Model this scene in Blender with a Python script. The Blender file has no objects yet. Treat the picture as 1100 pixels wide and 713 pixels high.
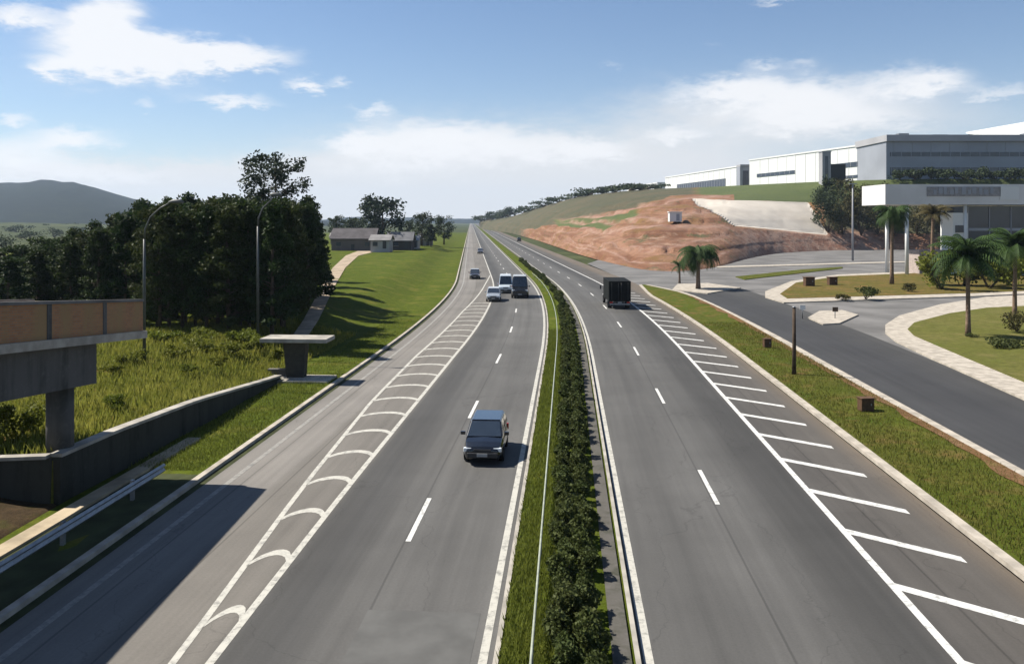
import bpy, bmesh, math, random
import numpy as np
from mathutils import Vector, Matrix
from mathutils import noise as mnoise
R = math.radians
random.seed(7); RNG = np.random.default_rng(11)
sc = bpy.context.scene
C = sc.collection

# ------------------------------------------------------------------ camera
CAM_H, F = 9.8, 900.0
cd = bpy.data.cameras.new('camera'); cam = bpy.data.objects.new('camera', cd); C.objects.link(cam)
cam.location = (0, 0, CAM_H); cam.rotation_euler = (R(90), 0, 0)
cd.sensor_width = 36; cd.lens = F / 1100 * 36; cd.shift_y = -119.5 / 1100
cd.clip_start = 0.3; cd.clip_end = 20000
sc.camera = cam

# ------------------------------------------------------------------ light
SUN_DIR = Vector((-.784, .272, 1.0)).normalized()          # towards the sun
SUN_EL = math.asin(SUN_DIR.z); SUN_AZ = math.atan2(SUN_DIR.x, SUN_DIR.y)
sl = bpy.data.lights.new('sun', 'SUN'); sl.energy = 5.0; sl.angle = R(0.5); sl.color = (1, .935, .83)
so = bpy.data.objects.new('sun', sl); C.objects.link(so)
so.rotation_euler = (-SUN_DIR).to_track_quat('-Z', 'Y').to_euler(); so.location = (-60, 20, 90)
sc.view_settings.view_transform = 'Standard'; sc.view_settings.look = 'None'
sc.view_settings.exposure = 0.97; sc.view_settings.gamma = 1
SKY_STRENGTH = 0.06

# ------------------------------------------------------------------ small node helpers
def new_mat(name):
    m = bpy.data.materials.new(name); m.use_nodes = True
    nt = m.node_tree; b = nt.nodes['Principled BSDF']
    return m, nt, b
def nd(nt, t, **kw):
    n = nt.nodes.new(t)
    for k, v in kw.items(): setattr(n, k, v)
    return n
def math_n(nt, op, a, b=None, c=None, clamp=False):
    n = nt.nodes.new('ShaderNodeMath'); n.operation = op; n.use_clamp = clamp
    for i, v in enumerate((a, b, c)):
        if v is None: continue
        if isinstance(v, (int, float)): n.inputs[i].default_value = v
        else: nt.links.new(v, n.inputs[i])
    return n.outputs[0]
def mixc(nt, f, a, b, bt='MIX'):
    n = nt.nodes.new('ShaderNodeMix'); n.data_type = 'RGBA'; n.blend_type = bt
    for s, v in ((n.inputs[0], f), (n.inputs[6], a), (n.inputs[7], b)):
        if hasattr(v, 'is_output'): nt.links.new(v, s)
        elif isinstance(v, (int, float)): s.default_value = v
        else: s.default_value = (*v, 1)
    return n.outputs[2]
def noise(nt, scale, detail=4, vec=None, rough=.55, dist=0):
    n = nd(nt, 'ShaderNodeTexNoise'); n.inputs['Scale'].default_value = scale
    n.inputs['Detail'].default_value = detail; n.inputs['Roughness'].default_value = rough
    n.inputs['Distortion'].default_value = dist
    if vec is not None: nt.links.new(vec, n.inputs['Vector'])
    return n.outputs['Fac']
def sstep(nt, v, lo, hi):
    n = nd(nt, 'ShaderNodeMapRange', interpolation_type='SMOOTHSTEP')
    nt.links.new(v, n.inputs[0]); n.inputs[1].default_value = lo; n.inputs[2].default_value = hi
    return n.outputs[0]
def coords(nt, kind='Object', scale=(1, 1, 1)):
    t = nd(nt, 'ShaderNodeTexCoord'); m = nd(nt, 'ShaderNodeMapping'); m.inputs['Scale'].default_value = scale
    nt.links.new(t.outputs[kind], m.inputs[0]); return m.outputs[0]
def world_pos(nt, scale=(1, 1, 1)):
    g = nd(nt, 'ShaderNodeNewGeometry'); m = nd(nt, 'ShaderNodeMapping'); m.inputs['Scale'].default_value = scale
    nt.links.new(g.outputs['Position'], m.inputs[0]); return m.outputs[0]
def bump(nt, b, h, strength=.3, dist=.05):
    n = nd(nt, 'ShaderNodeBump'); n.inputs['Strength'].default_value = strength; n.inputs['Distance'].default_value = dist
    nt.links.new(h, n.inputs['Height']); nt.links.new(n.outputs[0], b.inputs['Normal'])

def mat_plain(name, col, rough=.6, metal=0, var=.18, scale=3, bmp=0, coat=0):
    if not any(w_ in name for w_ in ('white', 'paint', 'glass', 'plastic', 'tarpaulin', 'panel', 'bark', 'rim', 'lamp')): col = [x * .62 for x in col]
    m, nt, b = new_mat(name)
    n = noise(nt, scale, 5, coords(nt))
    c = mixc(nt, sstep(nt, n, .3, .7), [x * (1 - var) for x in col], [min(1, x * (1 + var)) for x in col])
    nt.links.new(c, b.inputs['Base Color'])
    b.inputs['Roughness'].default_value = rough; b.inputs['Metallic'].default_value = metal
    if rough >= .7: b.inputs['Specular IOR Level'].default_value = .12
    b.inputs['Coat Weight'].default_value = coat
    if bmp: bump(nt, b, noise(nt, scale * 9, 4, coords(nt)), bmp, .02)
    return m
def mat_streak(name, col, stain):
    m, nt, b = new_mat(name); p = world_pos(nt, (1.6, 1.6, .16)); q = world_pos(nt)
    f = math_n(nt, 'MULTIPLY', sstep(nt, noise(nt, 1, 6, p, .65), .42, .66), sstep(nt, noise(nt, .5, 5, q, .6), .3, .7))
    c = mixc(nt, f, col, stain); c = mixc(nt, math_n(nt, 'MULTIPLY', sstep(nt, noise(nt, 5, 5, q, .7), .5, .75), .4), c, [x * 1.5 for x in col])
    nt.links.new(c, b.inputs['Base Color']); b.inputs['Roughness'].default_value = .92; b.inputs['Specular IOR Level'].default_value = .12
    bump(nt, b, noise(nt, 9, 5, q), .25, .02); return m
def mat_leaf(name, dark, light, trans=.25, yellow=None):
    m, nt, b = new_mat(name)
    g = nd(nt, 'ShaderNodeNewGeometry'); oi = nd(nt, 'ShaderNodeObjectInfo')
    n = noise(nt, .55, 3, world_pos(nt))
    f = math_n(nt, 'ADD', math_n(nt, 'MULTIPLY', g.outputs['Random Per Island'], .55),
               math_n(nt, 'MULTIPLY', sstep(nt, n, .3, .7), .45))
    c = mixc(nt, f, dark, light)
    c = mixc(nt, math_n(nt, 'MULTIPLY', oi.outputs['Random'], .45), c, yellow or [x * .6 for x in light])
    nt.links.new(c, b.inputs['Base Color']); b.inputs['Roughness'].default_value = .6
    b.inputs['Specular IOR Level'].default_value = .1
    t = nd(nt, 'ShaderNodeBsdfTranslucent'); nt.links.new(c, t.inputs[0])
    mx = nd(nt, 'ShaderNodeMixShader'); mx.inputs[0].default_value = trans
    nt.links.new(b.outputs[0], mx.inputs[1]); nt.links.new(t.outputs[0], mx.inputs[2])
    nt.links.new(mx.outputs[0], nt.nodes['Material Output'].inputs[0])
    return m
def mat_ground(name, cols, scale=.12, rough=.95, bmp=.5, fine=2.2):
    """cols: four colours mixed by two scales of noise"""
    cols = [[x * .45 for x in c_] for c_ in cols]
    m, nt, b = new_mat(name)
    p = world_pos(nt)
    a = sstep(nt, noise(nt, scale, 5, p, .6), .38, .62)
    f = sstep(nt, noise(nt, fine, 6, p, .7), .3, .72)
    s = sstep(nt, noise(nt, scale * 4, 5, p, .6), .5, .72)
    c = mixc(nt, a, cols[0], cols[1]); c = mixc(nt, f, [x * .62 for x in cols[0]], c)
    c = mixc(nt, math_n(nt, 'MULTIPLY', s, .75), c, cols[2])
    s2 = sstep(nt, noise(nt, scale * 2.2, 5, p, .6, 1.0), .56, .7)
    c = mixc(nt, math_n(nt, 'MULTIPLY', s2, .8), c, cols[3])
    nt.links.new(c, b.inputs['Base Color']); b.inputs['Roughness'].default_value = rough
    b.inputs['Specular IOR Level'].default_value = .05
    if bmp: bump(nt, b, noise(nt, fine * 3, 6, p, .7), bmp, .12)
    return m

# ------------------------------------------------------------------ world: sky with clouds laid out by direction
w = bpy.data.worlds.new('World'); sc.world = w; w.use_nodes = True
nt = w.node_tree; bg = nt.nodes['Background']
sky = nd(nt, 'ShaderNodeTexSky', sky_type='NISHITA'); sky.sun_disc = False
sky.sun_elevation = SUN_EL; sky.sun_rotation = SUN_AZ; sky.altitude = 700
sky.air_density = 1.0; sky.dust_density = .2; sky.ozone_density = 4.0
tc = nd(nt, 'ShaderNodeTexCoord'); sx = nd(nt, 'ShaderNodeSeparateXYZ'); nt.links.new(tc.outputs['Generated'], sx.inputs[0])
az = math_n(nt, 'ARCTAN2', sx.outputs[0], sx.outputs[1]); el = math_n(nt, 'ARCSINE', sx.outputs[2])
cv = nd(nt, 'ShaderNodeCombineXYZ'); nt.links.new(az, cv.inputs[0])
nt.links.new(math_n(nt, 'MULTIPLY', el, 2.6), cv.inputs[1])
n1 = noise(nt, 9, 7, cv.outputs[0], .6, .4); n2 = noise(nt, 30, 6, cv.outputs[0], .65, .2)
azd = math_n(nt, 'ADD', az, math_n(nt, 'MULTIPLY', math_n(nt, 'SUBTRACT', n1, .5), .10))
eld = math_n(nt, 'ADD', el, math_n(nt, 'MULTIPLY', math_n(nt, 'SUBTRACT', n2, .5), .045))
def cloud_layer(blobs):
    tot = None
    for (x, y, rx, ry, k) in blobs:
        a0 = math.atan((x - 550) / F); e0 = math.atan((237 - y) / F * math.cos(a0))
        sa, se = rx / F * math.cos(a0) ** 2, ry / F * math.cos(a0)
        dx = math_n(nt, 'DIVIDE', math_n(nt, 'SUBTRACT', azd, a0), sa)
        dy = math_n(nt, 'DIVIDE', math_n(nt, 'SUBTRACT', eld, e0), se)
        d = math_n(nt, 'ADD', math_n(nt, 'MULTIPLY', dx, dx), math_n(nt, 'MULTIPLY', dy, dy))
        g = math_n(nt, 'MULTIPLY', math_n(nt, 'POWER', 2.718, math_n(nt, 'MULTIPLY', d, -.9)), k)
        tot = g if tot is None else math_n(nt, 'ADD', tot, g)
    return tot
hard = cloud_layer([(112, 24, 32, 30, 1.1), (128, 60, 76, 26, 1.25), (240, 60, 78, 15, 1.05), (60, 72, 30, 8, .5), (330, 92, 26, 8, .8), (375, 88, 14, 7, .55),
                    (18, 15, 48, 13, .8), (245, 108, 46, 9, .75), (150, 115, 14, 7, .5), (8, 126, 24, 7, .6), (85, 147, 55, 12, .75),
                    (20, 165, 60, 18, .7), (110, 188, 120, 12, .6), (775, 97, 56, 16, .95), (865, 106, 62, 20, .8), (815, 70, 24, 7, .45), (862, 68, 18, 9, .45), (845, 132, 100, 20, .6),
                    (725, 145, 26, 9, .6), (990, 88, 58, 17, .9), (1082, 99, 40, 9, .5), (660, 73, 12, 4, .4), (830, 2, 24, 4, .5), (772, 47, 14, 6, .3),
                    (405, 120, 20, 8, .6), (375, 153, 38, 8, .55), (475, 146, 90, 18, .75), (580, 165, 90, 18, .6), (420, 175, 90, 22, .6), (640, 160, 45, 11, .5), (940, 128, 60, 14, .35),
                    (-160, 60, 90, 22, 1), (-260, 120, 120, 18, .9), (1260, 60, 90, 20, .9), (1400, 130, 100, 16, .8)])
soft = cloud_layer([(480, 178, 150, 42, .75), (420, 215, 150, 34, .6), (575, 200, 170, 40, .7), (60, 190, 200, 20, .8), (250, 200, 140, 22, .5),
                    (800, 130, 150, 40, .6), (960, 120, 110, 30, .25), (700, 200, 180, 34, .6), (120, 70, 130, 34, .22), (1060, 130, 120, 24, .15)])
# open sky all round beyond the picture: scattered fair-weather clouds
el_fade = sstep(nt, el, .30, .5)
side = sstep(nt, math_n(nt, 'ABSOLUTE', az), .75, 1.1)
wide = math_n(nt, 'MULTIPLY', sstep(nt, n1, .52, .68), math_n(nt, 'MAXIMUM', el_fade, side))
hard_m = sstep(nt, math_n(nt, 'MULTIPLY', hard, math_n(nt, 'ADD', .45, math_n(nt, 'MULTIPLY', n2, 1.1))), .16, .95)
soft_m = math_n(nt, 'MULTIPLY', sstep(nt, math_n(nt, 'MULTIPLY', soft, math_n(nt, 'ADD', .6, math_n(nt, 'MULTIPLY', n1, .8))), .0, .85), .97)
horizon = math_n(nt, 'POWER', 2.718, math_n(nt, 'MULTIPLY', math_n(nt, 'ABSOLUTE', el), -14))
skc = mixc(nt, math_n(nt, 'MULTIPLY', horizon, .7), sky.outputs[0], (6.0, 6.1, 6.1))
skc = mixc(nt, soft_m, skc, (6.9, 7.0, 7.15))
skc = mixc(nt, math_n(nt, 'MULTIPLY', math_n(nt, 'MAXIMUM', hard_m, math_n(nt, 'MULTIPLY', wide, .3)), .92), skc, (8.3, 8.35, 8.5))
nt.links.new(skc, bg.inputs['Color']); bg.inputs['Strength'].default_value = SKY_STRENGTH

# ------------------------------------------------------------------ geometry helpers
def at(x, y, D):                      # a measured photo point at distance D -> world
    return Vector(((x - 550) / F * D, D, CAM_H - (y - 237) / F * D))
def gp(x, y, z=0.0):                  # a measured photo point on level z -> world
    D = (CAM_H - z) * F / (y - 237)
    return Vector(((x - 550) / F * D, D, z))
def xc(D):                            # centre line of the median, metres
    if D < 60: d = 0
    elif D < 141: d = -.00142 * (D - 60) ** 2 / 2
    else: d = -4.66 - .115 * (D - 141)
    return .0656 * D + d
def slope(D): return (xc(D + .5) - xc(D - .5))
def rd(u, D, z=0.0):                  # road coordinates: u right of the median centre, D along
    t = slope(D); n = math.hypot(1, t)
    return Vector((xc(D) + u / n, D - u * t / n, z))
def heading(D): return -math.atan(slope(D))

class MB:
    def __init__(s): s.v = []; s.f = []; s.m = []; s.uv = []; s.sm = []
    def add(s, vs, fs, mi=0, uvs=None, smooth=False):
        o = len(s.v); s.v += [tuple(p) for p in vs]
        for f in fs:
            s.f.append([o + i for i in f]); s.m.append(mi); s.sm.append(smooth)
            s.uv += [uvs[i] for i in f] if uvs else [(0, 0)] * len(f)
        return s
    def box(s, c, d, mi=0, rz=0):
        x, y, z = [k / 2 for k in d]; cs, sn = math.cos(rz), math.sin(rz)
        vs = [(c[0] + a * cs - b * sn, c[1] + a * sn + b * cs, c[2] + e) for e in (-z, z) for a, b in ((-x, -y), (x, -y), (x, y), (-x, y))]
        return s.add(vs, [(3, 2, 1, 0), (4, 5, 6, 7), (0, 1, 5, 4), (1, 2, 6, 5), (2, 3, 7, 6), (3, 0, 4, 7)], mi)
    def tube(s, pts, rads, n=8, mi=0, cap=True, smooth=True):
        pts = [Vector(p) for p in pts]
        if isinstance(rads, (int, float)): rads = [rads] * len(pts)
        vs = []
        for i, p in enumerate(pts):
            t = (pts[min(i + 1, len(pts) - 1)] - pts[max(i - 1, 0)]).normalized()
            a = t.cross(Vector((0, 1, 0)) if abs(t.y) < .9 else Vector((1, 0, 0))).normalized(); b = t.cross(a)
            for k in range(n):
                q = 2 * math.pi * k / n; vs.append(p + (a * math.cos(q) + b * math.sin(q)) * rads[i])
        fs = [(i * n + k, (i + 1) * n + k, (i + 1) * n + (k + 1) % n, i * n + (k + 1) % n) for i in range(len(pts) - 1) for k in range(n)]
        if cap:
            fs += [tuple(range(n)), tuple(reversed(range((len(pts) - 1) * n, len(pts) * n)))]
        return s.add(vs, fs, mi, smooth=smooth)
    def prism(s, poly, z0, z1, mi=0, mi_top=None):          # polygon in plan
        n = len(poly); vs = [(p[0], p[1], z0) for p in poly] + [(p[0], p[1], z1) for p in poly]
        s.add(vs, [(i, (i + 1) % n, n + (i + 1) % n, n + i) for i in range(n)] + [tuple(reversed(range(n)))], mi)
        return s.add([(p[0], p[1], z1) for p in poly], [tuple(range(n))], mi if mi_top is None else mi_top)
    def quad(s, a, b, c, d, mi=0): return s.add([a, b, c, d], [(0, 1, 2, 3)], mi)
    def lathe_x(s, prof, n=20, mi=0, c=(0, 0, 0)):          # profile (x, r) round the x axis
        vs = [(c[0] + x, c[1] + r * math.cos(2 * math.pi * k / n), c[2] + r * math.sin(2 * math.pi * k / n)) for x, r in prof for k in range(n)]
        fs = [(i * n + k, i * n + (k + 1) % n, (i + 1) * n + (k + 1) % n, (i + 1) * n + k) for i in range(len(prof) - 1) for k in range(n)]
        return s.add(vs, fs, mi, smooth=True)
    def leaves(s, pos, size, up=.3, mi=0, aspect=1.7, jit=.5):
        n = len(pos); nrm = RNG.normal(size=(n, 3)); nrm[:, 2] += up; nrm /= np.linalg.norm(nrm, axis=1)[:, None]
        t = np.cross(nrm, RNG.normal(size=(n, 3))); t /= np.linalg.norm(t, axis=1)[:, None] + 1e-9
        b = np.cross(nrm, t); sz = (size * (1 - jit + 2 * jit * RNG.random(n)))[:, None]
        vs = np.stack([pos - t * sz * aspect / 2, pos + b * sz / 2, pos + t * sz * aspect / 2, pos - b * sz / 2], 1).reshape(-1, 3)
        o = len(s.v); s.v += [tuple(p) for p in vs.tolist()]
        for i in range(n):
            s.f.append([o + 4 * i, o + 4 * i + 1, o + 4 * i + 2, o + 4 * i + 3])
        s.m += [mi] * n; s.sm += [False] * n; s.uv += [(0, 0)] * (4 * n)
        return s
    def build(s, name, mats, parent=None, loc=(0, 0, 0), rz=0, bevel=0):
        me = bpy.data.meshes.new(name); me.from_pydata(s.v, [], s.f)
        for m in (mats if isinstance(mats, (list, tuple)) else [mats]): me.materials.append(m)
        me.polygons.foreach_set('material_index', s.m); me.polygons.foreach_set('use_smooth', s.sm)
        uv = me.uv_layers.new(name='UVMap'); uv.data.foreach_set('uv', [c for p in s.uv for c in p])
        me.update()
        o = bpy.data.objects.new(name, me); C.objects.link(o); o.parent = parent; o.location = loc; o.rotation_euler = (0, 0, rz)
        if bevel:
            b = o.modifiers.new('bevel', 'BEVEL'); b.width = bevel; b.segments = 2; b.limit_method = 'ANGLE'; b.angle_limit = R(35)
        return o
def tag(o, label=None, cat=None, group=None, kind=None):
    if label: o['label'] = label
    if cat: o['category'] = cat
    if group: o['group'] = group
    if kind: o['kind'] = kind
    return o
def thing(name, label, cat, loc=(0, 0, 0), rz=0, group=None):
    o = bpy.data.objects.new(name, None); o.empty_display_size = .3; C.objects.link(o)
    o.location = loc; o.rotation_euler = (0, 0, rz)
    return tag(o, label, cat, group)
def dup(o, loc, rz=0, scale=None, label=None, parent=None):
    c = o.copy(); C.objects.link(c); c.parent = parent
    if parent is None:
        c.location = loc; c.rotation_euler = (0, 0, rz)
        if scale is not None: c.scale = scale if isinstance(scale, tuple) else (scale,) * 3
        if label: c['label'] = label
    for ch in list(o.children): dup(ch, None, parent=c)
    return c
def strip(mb, u0, u1, Ds, z, nu=1, mi=0):
    f0 = u0 if callable(u0) else (lambda D: u0); f1 = u1 if callable(u1) else (lambda D: u1)
    fz = z if callable(z) else (lambda u, D: z)
    vs, uvs = [], []
    for D in Ds:
        for k in range(nu + 1):
            u = f0(D) + (f1(D) - f0(D)) * k / nu
            vs.append(rd(u, D, fz(u, D))); uvs.append((u, D))
    n = nu + 1
    fs = [(i * n + k, i * n + k + 1, (i + 1) * n + k + 1, (i + 1) * n + k) for i in range(len(Ds) - 1) for k in range(nu)]
    return mb.add(vs, fs, mi, uvs)
def lin(x, pts):
    return float(np.interp(x, [p[0] for p in pts], [p[1] for p in pts]))
DS = list(np.concatenate([np.arange(-8, 60, 4), np.arange(60, 200, 6), np.arange(200, 500, 25), np.arange(500, 3001, 125)]))

# ------------------------------------------------------------------ materials
def mat_asphalt(name, stops, streak=.36, lo=-16, hi=20):
    m, nt, b = new_mat(name)
    t = nd(nt, 'ShaderNodeTexCoord'); s = nd(nt, 'ShaderNodeSeparateXYZ'); nt.links.new(t.outputs['UV'], s.inputs[0])
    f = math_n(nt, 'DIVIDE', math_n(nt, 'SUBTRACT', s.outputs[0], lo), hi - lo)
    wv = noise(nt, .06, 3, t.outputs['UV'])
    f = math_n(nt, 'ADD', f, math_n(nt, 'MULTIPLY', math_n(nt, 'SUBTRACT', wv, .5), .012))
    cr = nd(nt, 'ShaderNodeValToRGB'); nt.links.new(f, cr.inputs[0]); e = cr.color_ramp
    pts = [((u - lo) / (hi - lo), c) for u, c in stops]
    e.elements[0].position = pts[0][0]; e.elements[0].color = (*pts[0][1], 1)
    e.elements[1].position = pts[-1][0]; e.elements[1].color = (*pts[-1][1], 1)
    for p, c in pts[1:-1]:
        k = e.elements.new(p); k.color = (*c, 1)
    mp = nd(nt, 'ShaderNodeMapping'); mp.inputs['Scale'].default_value = (2.2, .05, 1); nt.links.new(t.outputs['UV'], mp.inputs[0])
    st = noise(nt, 1, 5, mp.outputs[0], .6); blot = noise(nt, .18, 5, t.outputs['UV'], .6); gr = noise(nt, 14, 3, t.outputs['UV'], .7)
    vor = nd(nt, 'ShaderNodeTexVoronoi', feature='DISTANCE_TO_EDGE'); vor.inputs['Scale'].default_value = .22
    mp2 = nd(nt, 'ShaderNodeMapping'); mp2.inputs['Scale'].default_value = (1, .35, 1); nt.links.new(t.outputs['UV'], mp2.inputs[0])
    nz = nd(nt, 'ShaderNodeTexNoise'); nz.inputs['Scale'].default_value = .6; nz.inputs['Detail'].default_value = 5; nt.links.new(t.outputs['UV'], nz.inputs['Vector'])
    vm = nd(nt, 'ShaderNodeVectorMath', operation='MULTIPLY_ADD'); nt.links.new(nz.outputs['Color'], vm.inputs[0]); vm.inputs[1].default_value = (2.5, 2.5, 0); nt.links.new(mp2.outputs[0], vm.inputs[2])
    nt.links.new(vm.outputs[0], vor.inputs['Vector'])
    crack = math_n(nt, 'SUBTRACT', 1, sstep(nt, vor.outputs['Distance'], .0, .006))
    k = math_n(nt, 'ADD', 1 - streak, math_n(nt, 'MULTIPLY', st, streak * 2))
    k = math_n(nt, 'MULTIPLY', k, math_n(nt, 'ADD', .68, math_n(nt, 'MULTIPLY', blot, .64)))
    k = math_n(nt, 'MULTIPLY', k, math_n(nt, 'ADD', .78, math_n(nt, 'MULTIPLY', gr, .44)))
    k = math_n(nt, 'MULTIPLY', k, math_n(nt, 'SUBTRACT', 1, math_n(nt, 'MULTIPLY', crack, .2)))
    seam = None                                            # tarred joints between paving passes, and paler wheel paths between them
    for us in (-12.1, -10.5, -4.95, 5.08, 9.9):
        d_ = math_n(nt, 'ABSOLUTE', math_n(nt, 'SUBTRACT', math_n(nt, 'ADD', s.outputs[0], math_n(nt, 'MULTIPLY', math_n(nt, 'SUBTRACT', wv, .5), .12)), us))
        q_ = math_n(nt, 'SUBTRACT', 1, sstep(nt, d_, .015, .05)); seam = q_ if seam is None else math_n(nt, 'MAXIMUM', seam, q_)
    mp3 = nd(nt, 'ShaderNodeMapping'); mp3.inputs['Scale'].default_value = (.16, .02, 1); nt.links.new(t.outputs['UV'], mp3.inputs[0])
    v3 = nd(nt, 'ShaderNodeTexVoronoi', distance='CHEBYCHEV'); v3.inputs['Scale'].default_value = 1.0; nt.links.new(mp3.outputs[0], v3.inputs['Vector'])
    s3 = nd(nt, 'ShaderNodeSeparateColor'); nt.links.new(v3.outputs['Color'], s3.inputs[0])
    k = math_n(nt, 'MULTIPLY', k, math_n(nt, 'ADD', .94, math_n(nt, 'MULTIPLY', s3.outputs[0], .12)))
    k = math_n(nt, 'MULTIPLY', k, math_n(nt, 'SUBTRACT', 1, math_n(nt, 'MULTIPLY', seam, .32)))
    v = nd(nt, 'ShaderNodeVectorMath', operation='SCALE'); nt.links.new(cr.outputs[0], v.inputs[0]); nt.links.new(k, v.inputs['Scale'])
    nt.links.new(v.outputs[0], b.inputs['Base Color']); b.inputs['Roughness'].default_value = .85; b.inputs['Specular IOR Level'].default_value = .3
    bump(nt, b, gr, .15, .01)
    return m
def g3(v, r=1.0, bl=1.0): v *= .50; return (v * r * 1.02, v, v * bl * .96)
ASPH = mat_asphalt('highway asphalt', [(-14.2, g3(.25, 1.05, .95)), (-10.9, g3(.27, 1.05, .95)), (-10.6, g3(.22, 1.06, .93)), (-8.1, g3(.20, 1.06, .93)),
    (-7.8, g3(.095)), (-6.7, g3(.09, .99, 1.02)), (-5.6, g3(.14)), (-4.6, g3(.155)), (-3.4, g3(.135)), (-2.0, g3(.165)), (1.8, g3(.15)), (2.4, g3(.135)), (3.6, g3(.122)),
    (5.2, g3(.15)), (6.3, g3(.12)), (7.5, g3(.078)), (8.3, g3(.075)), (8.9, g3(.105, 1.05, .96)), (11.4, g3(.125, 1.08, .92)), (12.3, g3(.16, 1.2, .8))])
SIDE = mat_asphalt('side road asphalt', [(16, g3(.09)), (18, g3(.068, .97, 1.08)), (22, g3(.06, .97, 1.1)), (26, g3(.085))], lo=0, hi=40)
PLAZA = mat_plain('worn plaza asphalt', (.20, .195, .19), .9, 0, .25, .15)
PAINT = None
def mat_paint(name, v, wear):
    m, nt, b = new_mat(name); t = coords(nt, 'Generated'); p = world_pos(nt)
    n = sstep(nt, noise(nt, 3.2, 6, p, .75), wear, wear + .25)
    c = mixc(nt, math_n(nt, 'MULTIPLY', math_n(nt, 'SUBTRACT', 1, n), .75), v, (.09, .09, .085))
    nt.links.new(c, b.inputs['Base Color']); b.inputs['Roughness'].default_value = .7
    return m
PAINT = mat_paint('road paint white', (.50, .50, .48), .29)
PAINT_OLD = mat_paint('road paint worn', (.38, .37, .33), .30)
CONC = mat_plain('pale concrete', (.46, .43, .38), .85, 0, .25, 1.2, .2)
CONC_D = mat_plain('weathered concrete', (.22, .21, .20), .9, 0, .3, .8, .2)
KERB = mat_plain('kerb concrete', (.52, .47, .40), .85, 0, .22, 1.5, .2)
GRASS = mat_ground('verge grass', [(.14, .19, .018), (.18, .225, .024), (.25, .23, .05), (.11, .165, .016)], .1)
GRASS_DRY = mat_ground('dry verge grass', [(.15, .19, .025), (.21, .20, .045), (.28, .18, .07), (.10, .16, .02)], .14)
GRASS_WILD = mat_ground('rough grass and soil', [(.20, .23, .04), (.30, .24, .06), (.17, .23, .035), (.34, .17, .065)], .11)
GRASS_ISL = mat_ground('island lawn', [(.23, .24, .06), (.28, .265, .08), (.30, .26, .10), (.18, .21, .045)], .09)
FIELD = mat_ground('far fields', [(.11, .14, .06), (.17, .19, .08), (.04, .06, .03), (.05, .07, .035)], .007, .95, 0, .05)
SOIL = mat_plain('tan dirt path', (.46, .37, .27), .95, 0, .25, .6, .3)
SOIL_SHADE = mat_plain('dark soil and shade', (.06, .07, .03), .95, 0, .3, .8, .3)  # gutter soil; on the verge sheet this dark tone stands for shade
METAL = mat_plain('galvanised steel', (.42, .44, .46), .45, .7, .15, 4)
LAMPM = mat_plain('dull zinc housing', (.16, .165, .16), .6, .2, .15, 4)
POLE = mat_plain('grey painted pole', (.075, .08, .078), .5, .3, .1, 3)
BARK = mat_plain('bark', (.075, .055, .04), .95, 0, .3, 3, .5)
BARK_P = mat_plain('palm bark', (.17, .12, .085), .95, 0, .3, 5, .5)
GLASS = mat_plain('vehicle glass', (.02, .028, .04), .06, 0, .1, 2, 0, 1)
TYRE = mat_plain('tyre rubber', (.015, .015, .015), .85)
RIM = mat_plain('wheel rim', (.5, .5, .52), .3, .8)
LAMPG = mat_plain('headlamp glass', (.75, .78, .8), .12, .2, .05)
REDL = mat_plain('tail lamp', (.35, .015, .01), .2)
PLASTIC = mat_plain('black plastic', (.02, .02, .022), .5)
PLATE = mat_plain('number plate', (.5, .5, .5), .5)
WHITE = mat_plain('white cladding', (.60, .61, .60), .5, 0, .05, .05)
GREYCL = mat_plain('grey cladding', (.40, .425, .48), .5, .1, .1, .08)
GREYL = mat_plain('pale grey fascia', (.46, .46, .48), .6, 0, .1, .1)
BGLASS = mat_plain('dark window glass', (.035, .045, .065), .1, 0, .2, .2)
LEAF_PINE = mat_leaf('wood foliage', (.010, .022, .007), (.034, .062, .015), .26, (.055, .052, .014))
LEAF_TALL = mat_leaf('tall tree foliage', (.014, .026, .016), (.045, .062, .035), .2)
LEAF_HEDGE = mat_leaf('median shrub foliage', (.026, .042, .011), (.085, .105, .03), .3, (.09, .095, .035))
LEAF_BUSH = mat_leaf('bush foliage', (.06, .085, .01), (.15, .18, .025), .4, (.18, .16, .03))
LEAF_FAR = mat_leaf('far foliage', (.022, .035, .018), (.06, .08, .035), .2)
LEAF_OLIVE = mat_leaf('olive foliage', (.035, .035, .012), (.095, .085, .03), .2)
LEAF_PALM = mat_leaf('palm foliage', (.018, .038, .012), (.06, .10, .03), .25)
LEAF_PALMB = mat_leaf('brown palm foliage', (.05, .045, .02), (.12, .10, .045), .2)
BLADE = mat_leaf('grass blades', (.085, .115, .014), (.15, .185, .03), .4, (.16, .16, .04))

# ------------------------------------------------------------------ ground and roads
base = MB()
base.add([(-6000, -400, -.3), (6000, -400, -.3), (6000, 9000, -.3), (-6000, 9000, -.3)], [(0, 1, 2, 3)])
tag(base.build('ground', FIELD), kind='structure')

road = MB()
ROADW = lambda D: lin(D, [(0, 12.35), (110, 12.35), (128, 14.3), (1500, 14.5)])
LEFTW = lambda D: -13.6
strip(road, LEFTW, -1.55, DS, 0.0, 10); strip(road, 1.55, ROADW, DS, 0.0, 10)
highway = tag(road.build('highway', ASPH), kind='structure')
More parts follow.
